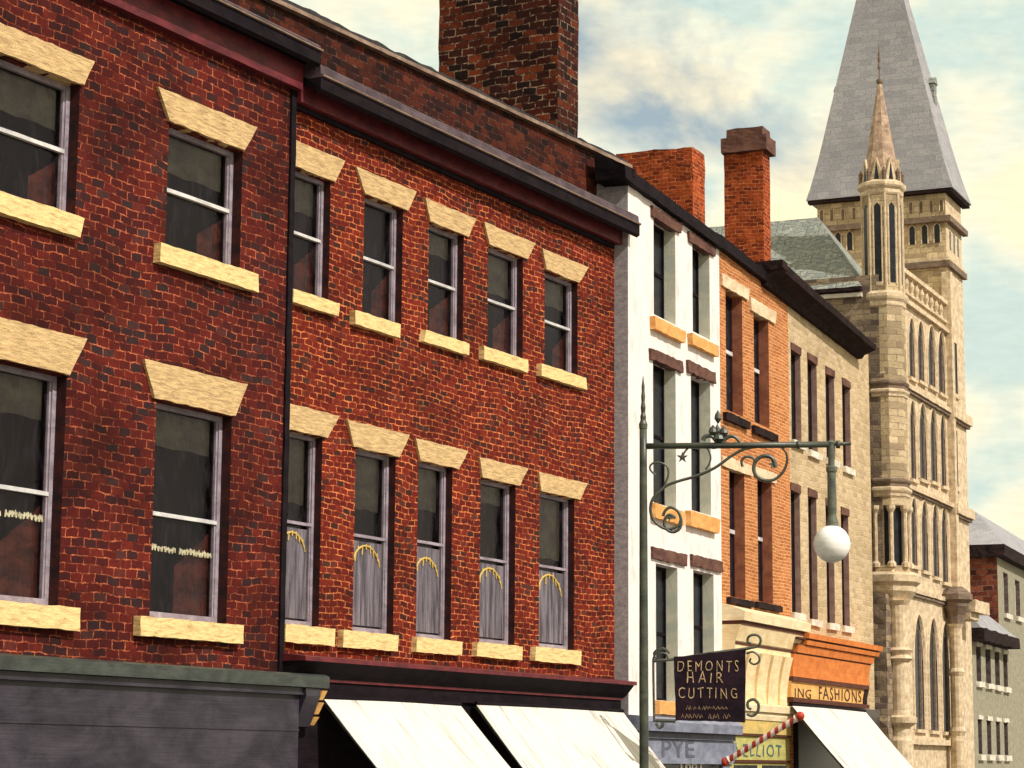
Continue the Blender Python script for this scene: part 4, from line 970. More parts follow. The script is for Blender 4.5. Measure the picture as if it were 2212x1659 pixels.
# turret: octagon with one flat toward the camera end of the street
oc = math.pi / 8; zT = lambda py: FH.uz(1914, py, -RT * .5)[1]
def octo(prof, name, mat, parent, scale=1.0): return MB().lathe(TC, 0, [(r * RT * scale, z_) for r, z_ in prof], 8, oc).build(name, mat, parent)
tur = octo([(.98, zT(1250)), (.98, zT(1215)), (.70, zT(1214)), (.70, zT(1085)), (.97, zT(1084)), (.97, zT(640)), (.92, zT(625)), (.92, zT(408)), (.97, zT(400)), (.97, zT(388))], 'turret', 'tower', rh)
def ring(py0, py1, r0, r1, mat='towerlt'):
    z0_, z1_ = zT(py1), zT(py0); h = z1_ - z0_
    octo([(.95, z0_), (r0, z0_ + h * .12), (r0, z0_ + h * .35), (r1 * .97, z0_ + h * .5), (r1, z0_ + h * .62), (r1, z0_ + h * .82), (.97, z1_)], 'ring_moulding', mat, tur)
ring(383, 414, 1.0, 1.13); ring(620, 656, 1.02, 1.14); ring(812, 832, 1.0, 1.09, 'towerdk'); ring(830, 850, 1.02, 1.10); ring(1024, 1044, 1.0, 1.09, 'towerdk'); ring(1042, 1066, 1.02, 1.12)
# lantern stage: corner shafts between dark openings
for k in range(8):
    a = oc + k * math.pi / 4; x, y = TC + RT * .93 * math.cos(a), RT * .93 * math.sin(a)
    MB().lathe(x, y, [(.10, zT(1218)), (.10, zT(1210)), (.055, zT(1205)), (.055, zT(1100)), (.10, zT(1092)), (.10, zT(1084))], 8).build('lantern_shaft', 'towerlt', tur)
octo([(.72, zT(1212)), (.73, zT(1210)), (.73, zT(1090)), (.72, zT(1088))], 'lantern_glazing', 'void', tur)
# slots in the top stage and shafts at its angles
for k in (3, 4, 5, 6, 2):
    a = k * math.pi / 4 ; ap = RT * .92 * math.cos(math.pi / 8)
    c = Vector((TC + ap * math.cos(a), ap * math.sin(a), 0)); tdir = Vector((-math.sin(a), math.cos(a), 0)); nd = Vector((math.cos(a), math.sin(a), 0))
    hw = RT * .165; z0_, z1_ = zT(602), zT(440)
    p0, p1 = c - tdir * hw + nd * .012, c + tdir * hw + nd * .012
    b0, b1 = p0 - nd * .05, p1 - nd * .05
    MB().hexa([(p0.x, p0.y, z0_), (p1.x, p1.y, z0_), (p1.x, p1.y, z1_), (c.x + nd.x * .012, c.y + nd.y * .012, z1_ + .09), (p0.x, p0.y, z1_)], [(b0.x, b0.y, z0_), (b1.x, b1.y, z0_), (b1.x, b1.y, z1_), (c.x - nd.x * .04, c.y - nd.y * .04, z1_ + .09), (b0.x, b0.y, z1_)]).build('slot_window', 'void', tur)
    for sgn in (-1, 1):
        q = c + tdir * hw * sgn * 1.18
        MB().tube([(q.x, q.y, z0_ - .04), (q.x, q.y, z1_)], RT * .05, 6).build('slot_shaft', 'towerlt', tur)
for k in range(8):
    a = oc + k * math.pi / 4; x, y = TC + RT * .93 * math.cos(a), RT * .93 * math.sin(a)
    MB().tube([(x, y, zT(622)), (x, y, zT(412))], RT * .055, 6).build('angle_shaft', 'towerlt', tur)
# spirelet, gablets and finial
zsb, zst = zT(388), zT(170)
octo([(.95, zsb), (.76, zT(352)), (.10, zst), (.0999, zst + .002)], 'spirelet', 'spirelet', tur)
octo([(.12, zst), (.15, zst + .03), (.15, zst + .10), (.03, zst + .12), (.03, zT(140)), (.07, zT(135)), (.04, zT(125)), (.08, zT(119)), (.05, zT(110)), (.01, zT(88))], 'finial', 'towerdk', tur)
for k in range(8):
    a = k * math.pi / 4; nd = Vector((math.cos(a), math.sin(a), 0)); td = Vector((-math.sin(a), math.cos(a), 0)); C0 = Vector((TC, 0, 0))
    r0 = RT * .86; hw = RT * .30
    z0_, z1_ = zsb - .02, zT(335); zap = zT(332)
    A_ = C0 + nd * r0
    L = [A_ - td * hw, A_ + td * hw, A_ + td * hw, A_, A_ - td * hw]; Z = [z0_, z0_, z0_ + .10, z1_, z0_ + .10]
    B_ = [p - nd * RT * .3 for p in L]
    w = MB().hexa([(p.x, p.y, z_) for p, z_ in zip(L, Z)], [(p.x, p.y, z_) for p, z_ in zip(B_, Z)]).build('gablet', 'towerlt', tur)
    L2 = [A_ - td * hw * .4 + nd * .006, A_ + td * hw * .4 + nd * .006, A_ + nd * .006]; Z2 = [z0_ + .05, z0_ + .05, z1_ - .09]
    B2 = [p - nd * .02 for p in L2]
    MB().hexa([(p.x, p.y, z_) for p, z_ in zip(L2, Z2)], [(p.x, p.y, z_) for p, z_ in zip(B2, Z2)]).build('gablet_opening', 'void', tur)
for k in range(8):
    a = oc + k * math.pi / 4; x, y = TC + RT * .95 * math.cos(a), RT * .95 * math.sin(a)
    MB().lathe(x, y, [(.05, zsb - .03), (.05, zsb + .22), (.06, zsb + .23), (.005, zT(356))], 6).build('pinnacle', 'towerdk', tur)
# corbelled base below the lantern, then the clustered lower column
octo([(.62, zT(1330)), (.80, zT(1300)), (.98, zT(1285)), (1.22, zT(1270)), (1.22, zT(1258)), (1.42, zT(1250)), (1.45, zT(1236)), (1.32, zT(1230)), (1.0, zT(1228))], 'corbel_table', 'towerlt', tur)
zc0_ = FH.uz(1940, 1300, -.2)[1]
m = MB(); m.rbox(uh0 - .35, uh0 + .8, -.12, 2.0, 0.5, FH.uz(1940, 1290, -.2)[1], (6, 30, 10), .05, 2.5); m.build('corner_pier', 'towershade', rh)
uc_ = FH.uz(1945, 1440, -.25)[0]
z3 = lambda py: FH.uz(1950, py, -.25)[1]
rr_ = 20 / FPX * world_of(FH, uc_, 0).y * 1.05
m = MB(); m.lathe(uc_, -.22, [(rr_ * 1.3, .3), (rr_ * 1.3, z3(1600)), (rr_ * 1.05, z3(1590)), (rr_ * 1.05, z3(1572)), (rr_ * 1.7, z3(1562)), (rr_ * 1.75, z3(1550)), (rr_ * 1.1, z3(1545)), (rr_ * 1.0, z3(1535)), (rr_, z3(1432)), (rr_ * 1.45, z3(1424)), (rr_ * 1.1, z3(1416)), (rr_ * 1.45, z3(1406)), (rr_ * 1.0, z3(1400)), (rr_, z3(1310)), (rr_ * 1.3, z3(1300))], 16)
m.build('corner_column', 'towerlt', rh, smooth=False)
# ================================================================== tower with tall roof
FT = Fr('stone_tower', world_of(FH, uT, -.06), YAW_FAR); rt = FT.o
tag(rt, 'square sandstone tower rising above the other buildings, with a steep blue-grey slate spire', 'tower')
vT1 = FT.vz(1766, 500, 0)[0]; uTe = FT.uz(2079, 600)[0]; print('tower', vT1, uTe)
zt = lambda py, px=1900: FT.vz(px, py, 0)[1]
ztop_ = zt(430)
m = MB()
SW = []
for (L, R_, T, B) in ((2060, 2068, 741, 852), (2061, 2069, 930, 1052), (2066, 2073, 1170, 1270)): SW.append(op_from(FT, [(L, (T + B) / 2)], [(R_, (T + B) / 2)], [((L + R_) / 2, T)], [((L + R_) / 2, B)]))
m.wall(0, uTe, 0, ztop_, SW, 0, .2, 0, 1)
m.face([(0, 0, 0), (0, 0, ztop_), (0, vT1, ztop_), (0, vT1, 0)], 2); m.face([(uTe, 0, 0), (uTe, vT1, 0), (uTe, vT1, ztop_), (uTe, 0, ztop_)], 2)
m.face([(0, vT1, 0), (0, vT1, ztop_), (uTe, vT1, ztop_), (uTe, vT1, 0)], 2)
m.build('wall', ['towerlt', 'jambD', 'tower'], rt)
for u0, u1, z0, z1 in SW:
    w = MB().box(u0, u1, .02, .05, z0, z1).build('window', 'void', rt)
    MB().rbox(u0 - .04, u1 + .04, -.05, .05, z0 - .1, z0, (2, 1, 1), .01).build('sill', 'towerlt', w)
def tband(py0, py1, out, name, mat):
    z0_, z1_ = zt(py1), zt(py0)
    m = MB()
    m.rbox(-out, uTe + out, -out, 0, z0_, z1_, (14, 1, 1), .010); m.rbox(-out, 0, .001, vT1 + out, z0_, z1_, (1, 1, 26), .010)
    return m.build(name, mat, rt)
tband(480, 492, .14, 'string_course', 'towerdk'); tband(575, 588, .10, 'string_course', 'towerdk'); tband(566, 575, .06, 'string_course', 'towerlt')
tband(424, 430, .19, 'eaves_cornice', 'darkeave')
for z_, (py0, py1) in enumerate(((880, 900), (1085, 1105), (1290, 1310))):
    a = FT.uz(2062, py0, -.12)[1]; b = FT.uz(2062, py1, -.12)[1]
    MB().rbox(-.04, uTe + .12, -.14, .02, b, a, (10, 2, 1), .016).build('string_course', 'towerlt', rt)
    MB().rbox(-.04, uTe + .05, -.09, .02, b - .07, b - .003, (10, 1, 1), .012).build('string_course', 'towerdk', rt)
# arcade niches on end face and street face
def niche(v_c, hw, py0, py1, k):
    z0_, z1_ = zt(py1), zt(py0)
    w = MB().hexa([(-.006, v_c - hw, z0_), (-.006, v_c - hw, z1_ - hw), (-.006, v_c, z1_), (-.006, v_c + hw, z1_ - hw), (-.006, v_c + hw, z0_)], [(.03, v_c - hw, z0_), (.03, v_c - hw, z1_ - hw), (.03, v_c, z1_), (.03, v_c + hw, z1_ - hw), (.03, v_c + hw, z0_)]).build('arcade_opening', k, rt)
    MB().tube([(-.02, v_c - hw * 1.3, z0_), (-.02, v_c - hw * 1.3, z1_ - hw), (-.02, v_c, z1_ + hw * .5), (-.02, v_c + hw * 1.3, z1_ - hw), (-.02, v_c + hw * 1.3, z0_)], hw * .28, 6).build('hood_mould', 'towerlt', w)
for px_, k in ((1787, 'void'), (1811, 'void'), (1836, 'void'), (1971, 'void'), (1998, 'void'), (2025, 'void')):
    v_c = FT.vz(px_, 520, 0)[0]; niche(v_c, 6.2 / FPX * 52, 480 + 14, 535, k)
for px_ in (1775, 1797, 1821, 1845, 1968, 1990, 2012, 2034):
    v_c = FT.vz(px_, 450, 0)[0]; niche(v_c, 3.6 / FPX * 52, 443, 468, 'towerdk')
for k in range(3):
    x = uTe * (.25 + .25 * k)
    w = MB().box(x - .07, x + .07, -.006, .02, zt(545), zt(505)).build('arcade_opening', 'void', rt)
# corner piers
MB().rbox(-.10, .14, -.10, .12, 0, zt(600), (2, 60, 2), .015, 3).build('corner_pier', 'towerlt', rt)
# the roof (bell-cast pyramid)
ov = .17
zb_r = zt(423); pxa, pya = 1899, -214
apu = uTe / 2; zap = FT.vz(1900, -214, apu)[1]; apv = FT.vz(1902, -100, apu)[0]
m = MB(); K = 24
def lvl(t):
    s_ = (1 - t); fl = 1 + .035 * max(0, 1 - t * 6) ** 2
    return s_ * fl
for j in range(K):
    t0, t1 = j / K, (j + 1) / K
    def corners(t):
        s_ = lvl(t); z_ = zb_r + (zap - zb_r) * t
        ul, uh, vl, vh = -ov, uTe + ov, -ov, vT1 + ov
        return [(apu + (x - apu) * s_, apv + (y - apv) * s_, z_) for x, y in ((ul, vl), (uh, vl), (uh, vh), (ul, vh))]
    A, B = corners(t0), corners(t1)
    for k in range(4):
        k2 = (k + 1) % 4; m.face([A[k], A[k2], B[k2], B[k]])
A = corners(0); m.face(A[::-1])
sp = m.build('spire', 'spire', rt)
tt = .42
for side in (0, 1):
    t = (zt(180) - zb_r) / (zap - zb_r); s_ = lvl(t); z_ = zb_r + (zap - zb_r) * t
    if side == 0: x, y = apu, apv + (vT1 + ov - apv) * s_
    else: x, y = apu + .1, apv + (-ov - apv) * s_
    m = MB()
    if side == 0:
        m.rbox(x - .12, x + .12, y - .3, y + .14, z_ - .45, z_ + .12, (2, 4, 2), .02); m.hexa([(x - .16, y + .17, z_ + .12), (x + .16, y + .17, z_ + .12), (x, y + .17, z_ + .3)], [(x - .16, y - .3, z_ + .12), (x + .16, y - .3, z_ + .12), (x, y - .3, z_ + .3)])
    else:
        m.rbox(x - .12, x + .12, y - .11, y + .3, z_ - .5, z_ + .10, (2, 4, 2), .02); m.hexa([(x - .16, y - .14, z_ + .10), (x + .16, y - .14, z_ + .10), (x, y - .14, z_ + .28)], [(x - .16, y + .3, z_ + .10), (x + .16, y + .3, z_ + .10), (x, y + .3, z_ + .28)])
    m.build('lucarne', 'slate', sp)
# projecting lower pier with ledge at the far right of the tower
z4 = lambda py, v=-.35: FT.uz(2085, py, v)[1]
u5 = FT.uz(2074, 1400, -.3)[0]
rr2 = 14 / FPX * world_of(FT, u5, 0).y
m = MB(); m.lathe(u5, -.20, [(rr2 * 1.2, .2), (rr2 * 1.2, z4(1600)), (rr2, z4(1590)), (rr2 * 1.3, z4(1580)), (rr2, z4(1570)), (rr2, z4(1462)), (rr2 * 1.3, z4(1452)), (rr2, z4(1444)), (rr2, z4(1360)), (rr2 * 1.3, z4(1350))], 12)
m.build('buttress_shaft', 'towerlt', rt)
m = MB(); m.lathe(u5 + .1, -.2, [(rr2 * 1.2, z4(1350)), (rr2 * 1.3, z4(1330)), (rr2 * 2.0, z4(1312)), (rr2 * 2.0, z4(1304)), (rr2 * 2.6, z4(1298)), (rr2 * 2.6, z4(1286)), (rr2 * 1.2, z4(1270))], 8, oc)
m.build('buttress_ledge', 'towerdk', rt)
m = MB(); m.rbox(u5 + .3, u5 + 1.8, -.62, -.1, z4(1322), z4(1296), (8, 2, 2), .02); m.rbox(u5 + .3, u5 + 1.2, -.5, -.1, z4(1338), z4(1323), (8, 2, 2), .02); m.build('ledge_slab', 'towerlt', rt)
# ================================================================== houses at the far right
def farhouse(name, label, depth, px_corner, yaw):
    w = at(px_corner, 1400, depth); f = Fr(name, w, yaw); tag(f.o, label, 'house', 'houses along the street'); return f
F1 = farhouse('slate_roofed_house', 'distant house with brick end wall, sage green front and hipped slate roof', 92, 2159, YAW_END)
za = lambda py, px=2160: F1.vz(px, py, 0)[1]
vl1 = F1.vz(2060, 1300, 0)[0]; ul1 = F1.uz(2420, 1300)[0]
W1 = [op_from(F1, [(L, 1285)], [(R_, 1285)], [((L + R_) / 2, T)], [((L + R_) / 2, B)]) for L, R_, T, B in ((2168, 2178, 1238, 1325), (2193, 2203, 1254, 1332), (2219, 2228, 1270, 1340))]
m = MB(); m.wall(0, ul1, 0, za(1200), W1, 0, .25, 0, 2); m.face([(0, 0, 0), (0, 0, za(1200)), (0, vl1, za(1200)), (0, vl1, 0)], 1)
m.build('wall', ['sagewall', 'brickE', 'jambD'], F1.o)
for u0, u1, z0, z1 in W1:
    w = MB().box(u0, u1, .18, .2, z0, z1).build('window', 'whitestone', F1.o)
    MB().box(u0 + .02, u0 + (u1 - u0) * .55, .17, .18, z0, z1).build('pane', 'void', w)
    MB().rbox(u0 - .1, u1 + .25, -.12, .1, z0 - .2, z0 - .01, (3, 1, 1), .02).build('sill', 'whitestone', w)
m = MB(); ew = .35
m.rbox(-ew, ul1, -ew, .2, za(1203), za(1178), (20, 2, 1), .04); m.rbox(-ew, .2, .201, vl1, za(1203), za(1178), (2, 2, 14), .04)
m.build('eaves', 'darkeave', F1.o)
zri = F1.vz(2095, 1105, 2.5)[1]; hr = zri - za(1178)
u_r = 2.5; v_r = F1.vz(2106, 1112, u_r)[0]
m = MB(); z0_ = za(1178) + .02
m.face([(-ew, -ew, z0_), (-ew, vl1, z0_), (u_r, vl1, zri + .3), (u_r, v_r, zri)][::-1]); m.face([(-ew, -ew, z0_), (ul1, -ew, z0_), (ul1, v_r, zri), (u_r, v_r, zri)])
m.face([(u_r, v_r, zri), (ul1, v_r, zri), (ul1, vl1, z0_), (u_r, vl1, z0_)])
m.build('roof', 'spire', F1.o)
F2 = farhouse('low_grey_house', 'low sage grey house with four narrow windows per row right of the tower', 84, 2100, YAW_END)
zb3 = lambda px, py, v=0: F2.uz(px, py, v)[1]
e_u = F2.uz(2190, 1450)[0]
W2 = []
for (T, B, xs) in ((1400, 1478, ((2109, 2119), (2129, 2140), (2149, 2159), (2167, 2176))), (1552, 1630, ((2113, 2121), (2132, 2141), (2152, 2160), (2169, 2177)))):
    for L, R_ in xs: W2.append(op_from(F2, [(L, T + 30)], [(R_, T + 30)], [(2145, T + 4)], [(2145, B)]))
ztp = zb3(2150, 1372)
m = MB(); m.wall(-.2, e_u, 0, ztp, W2, 0, .3, 0, 1); m.face([(e_u, 0, 0), (e_u, 6, 0), (e_u, 6, ztp), (e_u, 0, ztp)]); m.face([(-.2, 0, 0), (-.2, 0, ztp), (-.2, 6, ztp), (-.2, 6, 0)])
m.build('wall', ['sagewall', 'jambD'], F2.o)
for u0, u1, z0, z1 in W2:
    w = MB().box(u0, u1, .2, .24, z0, z1).build('window', 'void', F2.o)
    MB().rbox(u0 - .15, u1 + .15, -.12, .1, z0 - .22, z0 - .02, (3, 1, 1), .03).build('sill', 'whitestone', w)
    MB().rbox(u0 - .12, u1 + .12, -.06, .1, z1 - .02, z1 + .12, (3, 1, 1), .03).build('lintel', 'whitestone', w)
a = F2.uz(2107, 1378, -.5); b = F2.uz(2204, 1403, -.5); c = F2.uz(2203, 1380, -.5); d = F2.uz(2107, 1350, -.5)
m = MB(); m.rough([(-.3, -.5, a[1]), (b[0], -.5, b[1]), (c[0], -.5, c[1]), (-.3, -.5, d[1])], [(-.3, .3, a[1]), (b[0], .3, b[1]), (c[0], .3, c[1]), (-.3, .3, d[1])], (16, 2, 1), .05)
m.build('eaves', 'darkeave', F2.o)
t1 = F2.uz(2140, 1308, 1.5); m = MB()
m.hexa([(-.3, -.4, d[1] + .02), (c[0], -.4, c[1] + .02), (c[0] - 1.5, 1.5, t1[1]), (-.3, 1.5, t1[1] + .5)], [(-.3, 2.6, d[1]), (c[0], 2.6, c[1]), (c[0] - 1.5, 2.5, t1[1]), (-.3, 2.5, t1[1] + .5)])
m.build('roof', 'spire', F2.o)
F3 = farhouse('dark_end_house', 'dark brick house cut off by the right edge, beyond the low grey house', 104, 2188, YAW_END)
m = MB(); zz3 = F3.uz(2200, 1400)[1]; m.wall(0, 12, 0, zz3, [(1.2, 2.2, zz3 - 4.5, zz3 - 2.0), (1.2, 2.2, 1, 4)], 0, .3, 0, 1); m.face([(0, 0, 0), (0, 0, zz3), (0, 6, zz3), (0, 6, 0)], 0)
m.build('wall', ['towerdk', 'jamb'], F3.o)
m = MB(); m.box(1.2, 2.2, .2, .24, zz3 - 4.5, zz3 - 2.0); m.build('window', 'void', F3.o)
# ================================================================== street lamp
DL = 25.0
rl = bpy.data.objects.new('street_lamp', None); S.collection.objects.link(rl)
base_ = at(1391, 1600, DL); rl.location = (base_.x, base_.y, 0)
tag(rl, 'dark green iron street lamp with scrolled bracket arm and white globe', 'street lamp')
def LP(px, py, dd=0.0):
    p = at(px, py, DL + dd); return Vector((p.x - base_.x, p.y - base_.y, p.z))
def W_(k): return k / FPX * DL
xb = 0.0
m = MB(); zpt = LP(1388, 922).z
m.lathe(0, 0, [(W_(14), 0), (W_(14), .5), (W_(11), .6), (W_(10.2), 1.2), (W_(10), LP(1391, 1500).z), (W_(8.2), LP(1389, 1000).z), (W_(8), zpt)], 20)
m.build('post', 'iron', rl, smooth=True)
m = MB(); zf = lambda py: LP(1388, py).z
m.lathe(0, 0, [(W_(9), zf(926)), (W_(9.5), zf(916)), (W_(6), zf(908)), (W_(6.5), zf(900)), (W_(4.5), zf(892)), (W_(5.5), zf(880)), (W_(3.8), zf(868)), (W_(4.6), zf(856)), (W_(3.2), zf(845)), (W_(3.6), zf(835)), (W_(2), zf(824)), (W_(.6), zf(812))], 12)
m.build('finial', 'iron', rl, smooth=False)
arm_l, arm_r = LP(1388, 963), LP(1840, 958)
m = MB(); m.tube([LP(1392, 964), LP(1600, 962), LP(1793, 960)], W_(6.8), 12); m.tube([LP(1793, 960), LP(1838, 958)], W_(4), 10)
m.tube([LP(1806, 960), LP(1814, 960)], W_(9), 10); m.tube([LP(1721, 961), LP(1727, 961)], W_(9), 10)
m.build('arm', 'iron', rl, smooth=True)
def spiral(cx, cy, r0, r1, a0, a1, n=30): return [(cx + (r0 + (r1 - r0) * k / n) * math.cos(math.radians(a0 + (a1 - a0) * k / n)), cy - (r0 + (r1 - r0) * k / n) * math.sin(math.radians(a0 + (a1 - a0) * k / n))) for k in range(n + 1)]
def smooth_path(ps, n=6):
    out = []
    P = [ps[0]] + list(ps) + [ps[-1]]
    for i in range(1, len(P) - 2):
        for k in range(n):
            t = k / n; p0, p1, p2, p3 = P[i - 1], P[i], P[i + 1], P[i + 2]
            out.append(tuple(.5 * ((2 * p1[c]) + (-p0[c] + p2[c]) * t + (2 * p0[c] - 5 * p1[c] + 4 * p2[c] - p3[c]) * t * t + (-p0[c] + 3 * p1[c] - 3 * p2[c] + p3[c]) * t ** 3) for c in (0, 1)))
    out.append(tuple(ps[-1])); return out
def scroll(pts, w0, w1=None, name='scroll', n=6):
    pp = smooth_path(pts, n); m = MB(); L = len(pp)
    m.tube([LP(*p) for p in pp], (lambda t: W_(w0 + ((w1 or w0) - w0) * t)), 8); return m
# main brace: lower scroll by the post, diagonal, up to the arm, big right scroll
brace = [(1460, 1119), (1447, 1112), (1438, 1119), (1435, 1132), (1442, 1145), (1456, 1149), (1469, 1140), (1471, 1122), (1464, 1104), (1449, 1096), (1438, 1102), (1432, 1115)]
scroll(brace, 3.4).build('scroll', 'iron', rl)
main = [(1471, 1122), (1466, 1134), (1448, 1143), (1428, 1138), (1411, 1122), (1405, 1100), (1410, 1078), (1425, 1062), (1442, 1048), (1470, 1038), (1505, 1028), (1545, 1010), (1580, 985), (1608, 970), (1640, 964)]
scroll(main, 3.3).build('brace', 'iron', rl)
right = [(1676, 1010), (1668, 990), (1650, 985), (1634, 994), (1628, 1012), (1634, 1028), (1650, 1037), (1672, 1036), (1691, 1020), (1700, 998), (1698, 978), (1686, 964)]
scroll(right, 5.0, 2.4).build('scroll', 'iron', rl)
scroll([(1604, 1008), (1602, 996), (1610, 987), (1624, 988), (1633, 998)], 3.0).build('scroll', 'iron', rl)
# leaf at its end
def leaf(cx, cy, s, name='leaf', rot=0.0, spikes=5):
    m = MB(); c = LP(cx, cy); pts = []
    for k in range(spikes * 2):
        a = rot + math.pi * k / spikes; r = s * (1 if k % 2 == 0 else .38); p = LP(cx + r * math.cos(a), cy - r * math.sin(a)); pts.append(p)
    m.hexa([(p.x, p.y - .012, p.z) for p in pts][::1], [(p.x, p.y + .012, p.z) for p in pts]); m.lathe(c.x, c.y, [(W_(s * .1), c.z - W_(s * .3)), (W_(s * .32), c.z), (W_(s * .1), c.z + W_(s * .3))], 8)
    return m.build(name, 'iron', rl)
leaf(1670, 1003, 11, rot=.5); leaf(1474, 988, 13, rot=.3); leaf(1446, 1118, 10, rot=.9)
scroll([(1474, 985), (1480, 975), (1488, 966)], 2.2).build('scroll', 'iron', rl)
scroll([(1417, 1026), (1407, 1018), (1404, 1008), (1412, 1000), (1428, 1000), (1441, 1008), (1444, 1024), (1438, 1042), (1434, 1052)], 2.2).build('scroll', 'iron', rl)
scroll([(1526, 966), (1533, 978), (1535, 992), (1530, 1006), (1524, 1014)], 2.0).build('scroll', 'iron', rl)
# crest ornament on top of the arm
for pts in ([(1518, 951), (1524, 943), (1536, 942), (1544, 950), (1548, 958)], [(1560, 958), (1566, 948), (1578, 942), (1590, 946), (1600, 958)], [(1530, 960), (1540, 966), (1556, 964)]):
    scroll(pts, 5.4, 3.2).build('crest_scroll', 'iron', rl)
m = MB()
for cx, cy, s, sx in ((1551, 900, 15, .55), (1550, 928, 14, .45), (1540, 930, 13, .75), (1563, 932, 13, .8), (1552, 945, 14, .95)):
    c = LP(cx, cy)
    m.lathe(c.x, c.y, [(W_(s * sx * .2), c.z - W_(s)), (W_(s * sx), c.z - W_(s * .3)), (W_(s * sx * .8), c.z + W_(s * .3)), (W_(.3), c.z + W_(s))], 8)
m.build('crest_flower', 'iron', rl)
# drop tube and globe
g = lambda py: LP(1796, py).z
cx = LP(1796, 1000); 
m = MB(); m.lathe(cx.x, cx.y, [(W_(7), g(1010)), (W_(7.2), g(962)), (W_(9), g(956)), (W_(3), g(950))], 14); m.lathe(cx.x, cx.y, [(W_(10), g(1100)), (W_(9.5), g(1022)), (W_(12), g(1018)), (W_(12), g(1010)), (W_(8), g(1006))], 14)
m.build('drop_tube', 'fixture', rl, smooth=False)
m = MB(); m.lathe(cx.x, cx.y, [(W_(14), g(1140)), (W_(13), g(1128)), (W_(9), g(1112)), (W_(10), g(1101))], 16); m.build('globe_holder', 'fixture', rl, smooth=False)
gc = LP(1797, 1175); R_ = W_(39.5); m = MB(); pr_ = [(max(.002, R_ * math.sin(math.pi * k / 24)) * (1 + .006 * math.sin(k * 2.2)), gc.z - R_ * 1.03 * math.cos(math.pi * k / 24)) for k in range(25)]
m.lathe(gc.x, gc.y, pr_, 40); m.build('globe', 'opal', rl, smooth=True)
# ================================================================== hanging sign on the white house
rs = bpy.data.objects.new('hanging_sign', None); S.collection.objects.link(rs); DS = wp.y - 1.6
hb = at(1500, 1500, DS); rs.location = (hb.x, hb.y, 0)
tag(rs, 'black hanging board lettered HAIR CUTTING in a scrolled iron bracket', 'sign')
class Flat:
    """a sheet square to the view direction (used only to measure the lettering)"""
    def uz(s, px, py, v): 
        p = at(px, py, DS); return p.x - hb.x, p.z
FS = Flat()
def SP(px, py, dd=0.0):
    p = at(px, py, DS + dd); return Vector((p.x - hb.x, p.y - hb.y, p.z))
def Ws(k): return k / FPX * DS
bl, br_, trr, tl = SP(1459, 1556), SP(1608, 1560), SP(1611, 1403), SP(1456, 1419)
m = MB(); m.rough([(p.x, -.03, p.z) for p in (bl, br_, trr, tl)], [(p.x, .03, p.z) for p in (bl, br_, trr, tl)], (14, 12, 1), .010, 6)
board = m.build('board', 'signblack', rs)
for s_t, x0, y0, x1, y1 in (('DEMONTS', 1464, 1450, 1595, 1428), ('HAIR', 1483, 1475, 1561, 1452), ('CUTTING', 1466, 1508, 1591, 1486), ('& SHAVE', 1482, 1534, 1568, 1524), ('SALOON', 1472, 1553, 1582, 1541)):
    if s_t in ('& SHAVE', 'SALOON'):
        # small illegible painted line: short broken strokes
        m = MB(); rr = random.Random(len(s_t)); x = x0
        while x < x1:
            if rr.random() < .8:
                a = SP(x, y0 - rr.uniform(0, 3)); b = SP(x + rr.uniform(1, 4), y1 + rr.uniform(0, 3)); c = SP(x + rr.uniform(4, 7), y0 - rr.uniform(0, 5))
                m.tube([(a.x, -.034, a.z), (b.x, -.034, b.z), (c.x, -.034, c.z)], Ws(.55), 5)
            x += rr.uniform(6, 10)
        m.build('small_lettering', 'signletter', board); continue
    letters = list(s_t); 
    text(FS, s_t, x0, y0, x1, y1, -.036, 'signletter', board, 'lettering', bold=-.012, track=1.5, wob=.09)
m = MB(); m.tube([SP(1413, 1560), SP(1411, 1425), SP(1416, 1410), SP(1424, 1402), (SP(1432, 1400)), SP(1440, 1404), SP(1446, 1412)], Ws(2.6), 8)
m.tube([SP(1412, 1428), SP(1458, 1424), SP(1530, 1412), SP(1600, 1403), SP(1620, 1400)], Ws(3.4), 8)
m.tube([SP(1412, 1556), SP(1459, 1558)], Ws(4), 8); m.tube([SP(1608, 1405), SP(1608, 1560)], Ws(2.4), 8)
m.build('bracket', 'iron', rs)
def sscroll(pts, w): 
    pp = smooth_path(pts, 6); m = MB(); m.tube([SP(*p) for p in pp], Ws(w), 8); m.build('scroll', 'iron', rs)
sscroll([(1620, 1400), (1636, 1396), (1643, 1386), (1640, 1375), (1628, 1371), (1617, 1376), (1615, 1386), (1622, 1390)], 2.8)
sscroll([(1612, 1412), (1626, 1408), (1638, 1416), (1640, 1428), (1630, 1435), (1620, 1430), (1622, 1422)], 2.2)
sscroll([(1613, 1542), (1626, 1546), (1637, 1536), (1638, 1520), (1628, 1511), (1616, 1516), (1616, 1528), (1623, 1532)], 3.2)
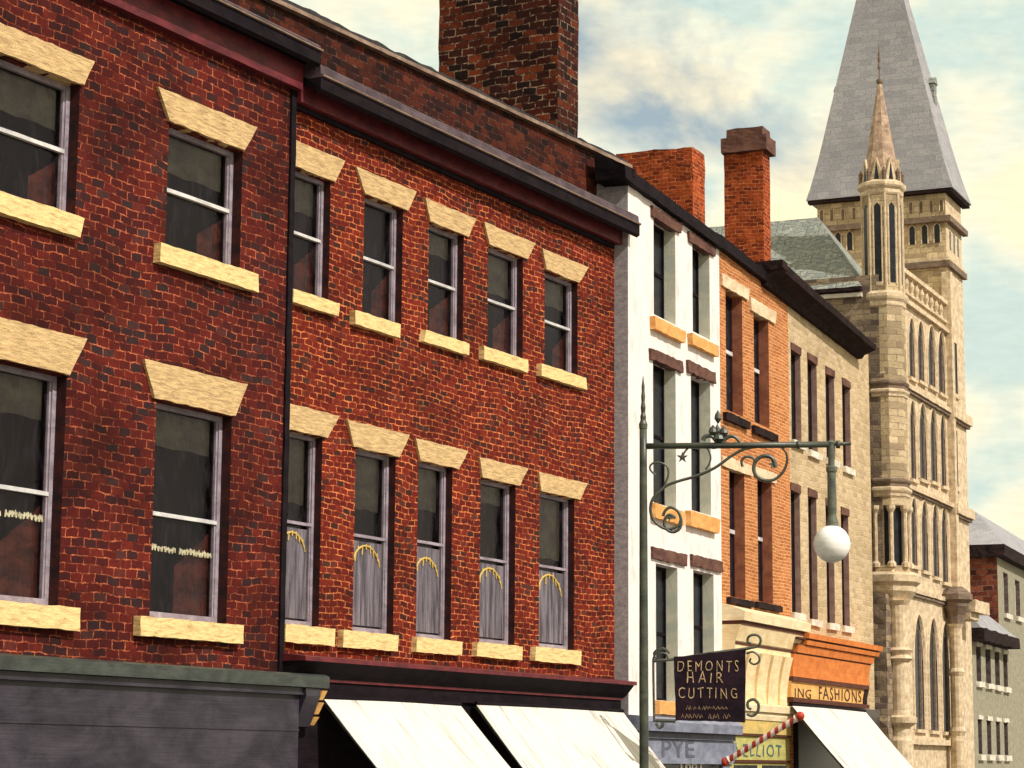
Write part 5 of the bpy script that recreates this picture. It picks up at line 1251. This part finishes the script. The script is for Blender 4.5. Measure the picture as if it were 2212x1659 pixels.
sscroll([(1416, 1425), (1426, 1412), (1438, 1412), (1444, 1424)], 2.0); sscroll([(1420, 1402), (1412, 1412), (1418, 1424)], 2.0)
sscroll([(1417, 1562), (1424, 1572), (1432, 1566), (1428, 1558)], 3.4)
# ================================================================== barber pole
pw0 = FO.uz(1566, 1646, -.2); P0 = world_of(FO, pw0[0], -.2, pw0[1])
P1 = vline_hit(P0, YAW_FAR, 1728, 1547)
rp = bpy.data.objects.new('barber_pole', None); S.collection.objects.link(rp); rp.location = P0
tag(rp, 'red and white striped barber pole slanting up from the mustard shopfront', 'barber pole')
dv = P1 - P0; Lp = dv.length; nst = 22; rad = 6.6 / FPX * P0.y
zax = dv.normalized(); xa = zax.orthogonal().normalized(); ya = zax.cross(xa)
m = MB(); NS, NR = 110, 16
i0 = len(m.v)
def prad(t):
    e_ = min(t, 1 - t) * Lp
    return rad * (1.0 if e_ > .10 else (.85 + .45 * abs(math.sin(e_ * 60)) ))
for j in range(NS + 1):
    t = j / NS; c = dv * t
    for k in range(NR):
        a = 2 * math.pi * k / NR; m.v.append(tuple(c + (xa * math.cos(a) + ya * math.sin(a)) * prad(t)))
for j in range(NS):
    for k in range(NR):
        k2 = (k + 1) % NR; ph = (j / NS * 10 + k / NR * 1.0) % 1
        m.f.append((i0 + j * NR + k, i0 + j * NR + k2, i0 + (j + 1) * NR + k2, i0 + (j + 1) * NR + k)); m.m.append(0 if ph < .5 else 1)
m.f.append(tuple(i0 + k for k in reversed(range(NR)))); m.m.append(0); m.f.append(tuple(i0 + NS * NR + k for k in range(NR))); m.m.append(0)
m.build('pole', ['red', 'wpaint'], rp)
for t in (0.0, 1.0):
    c = dv * t; mm = MB(); RR = rad * 1.5
    mm.tube([c + zax * RR * math.cos(math.pi * k / 8) for k in range(9)], (lambda s: max(.003, RR * math.sin(math.pi * s))), 12)
    mm.build('knob', 'red', rp, smooth=True)
MB().tube([dv * .05, dv * .05 + Vector((-FO.n.x * .2, -FO.n.y * .2, -.0))], .02, 8).build('wall_fixing', 'iron', rp)
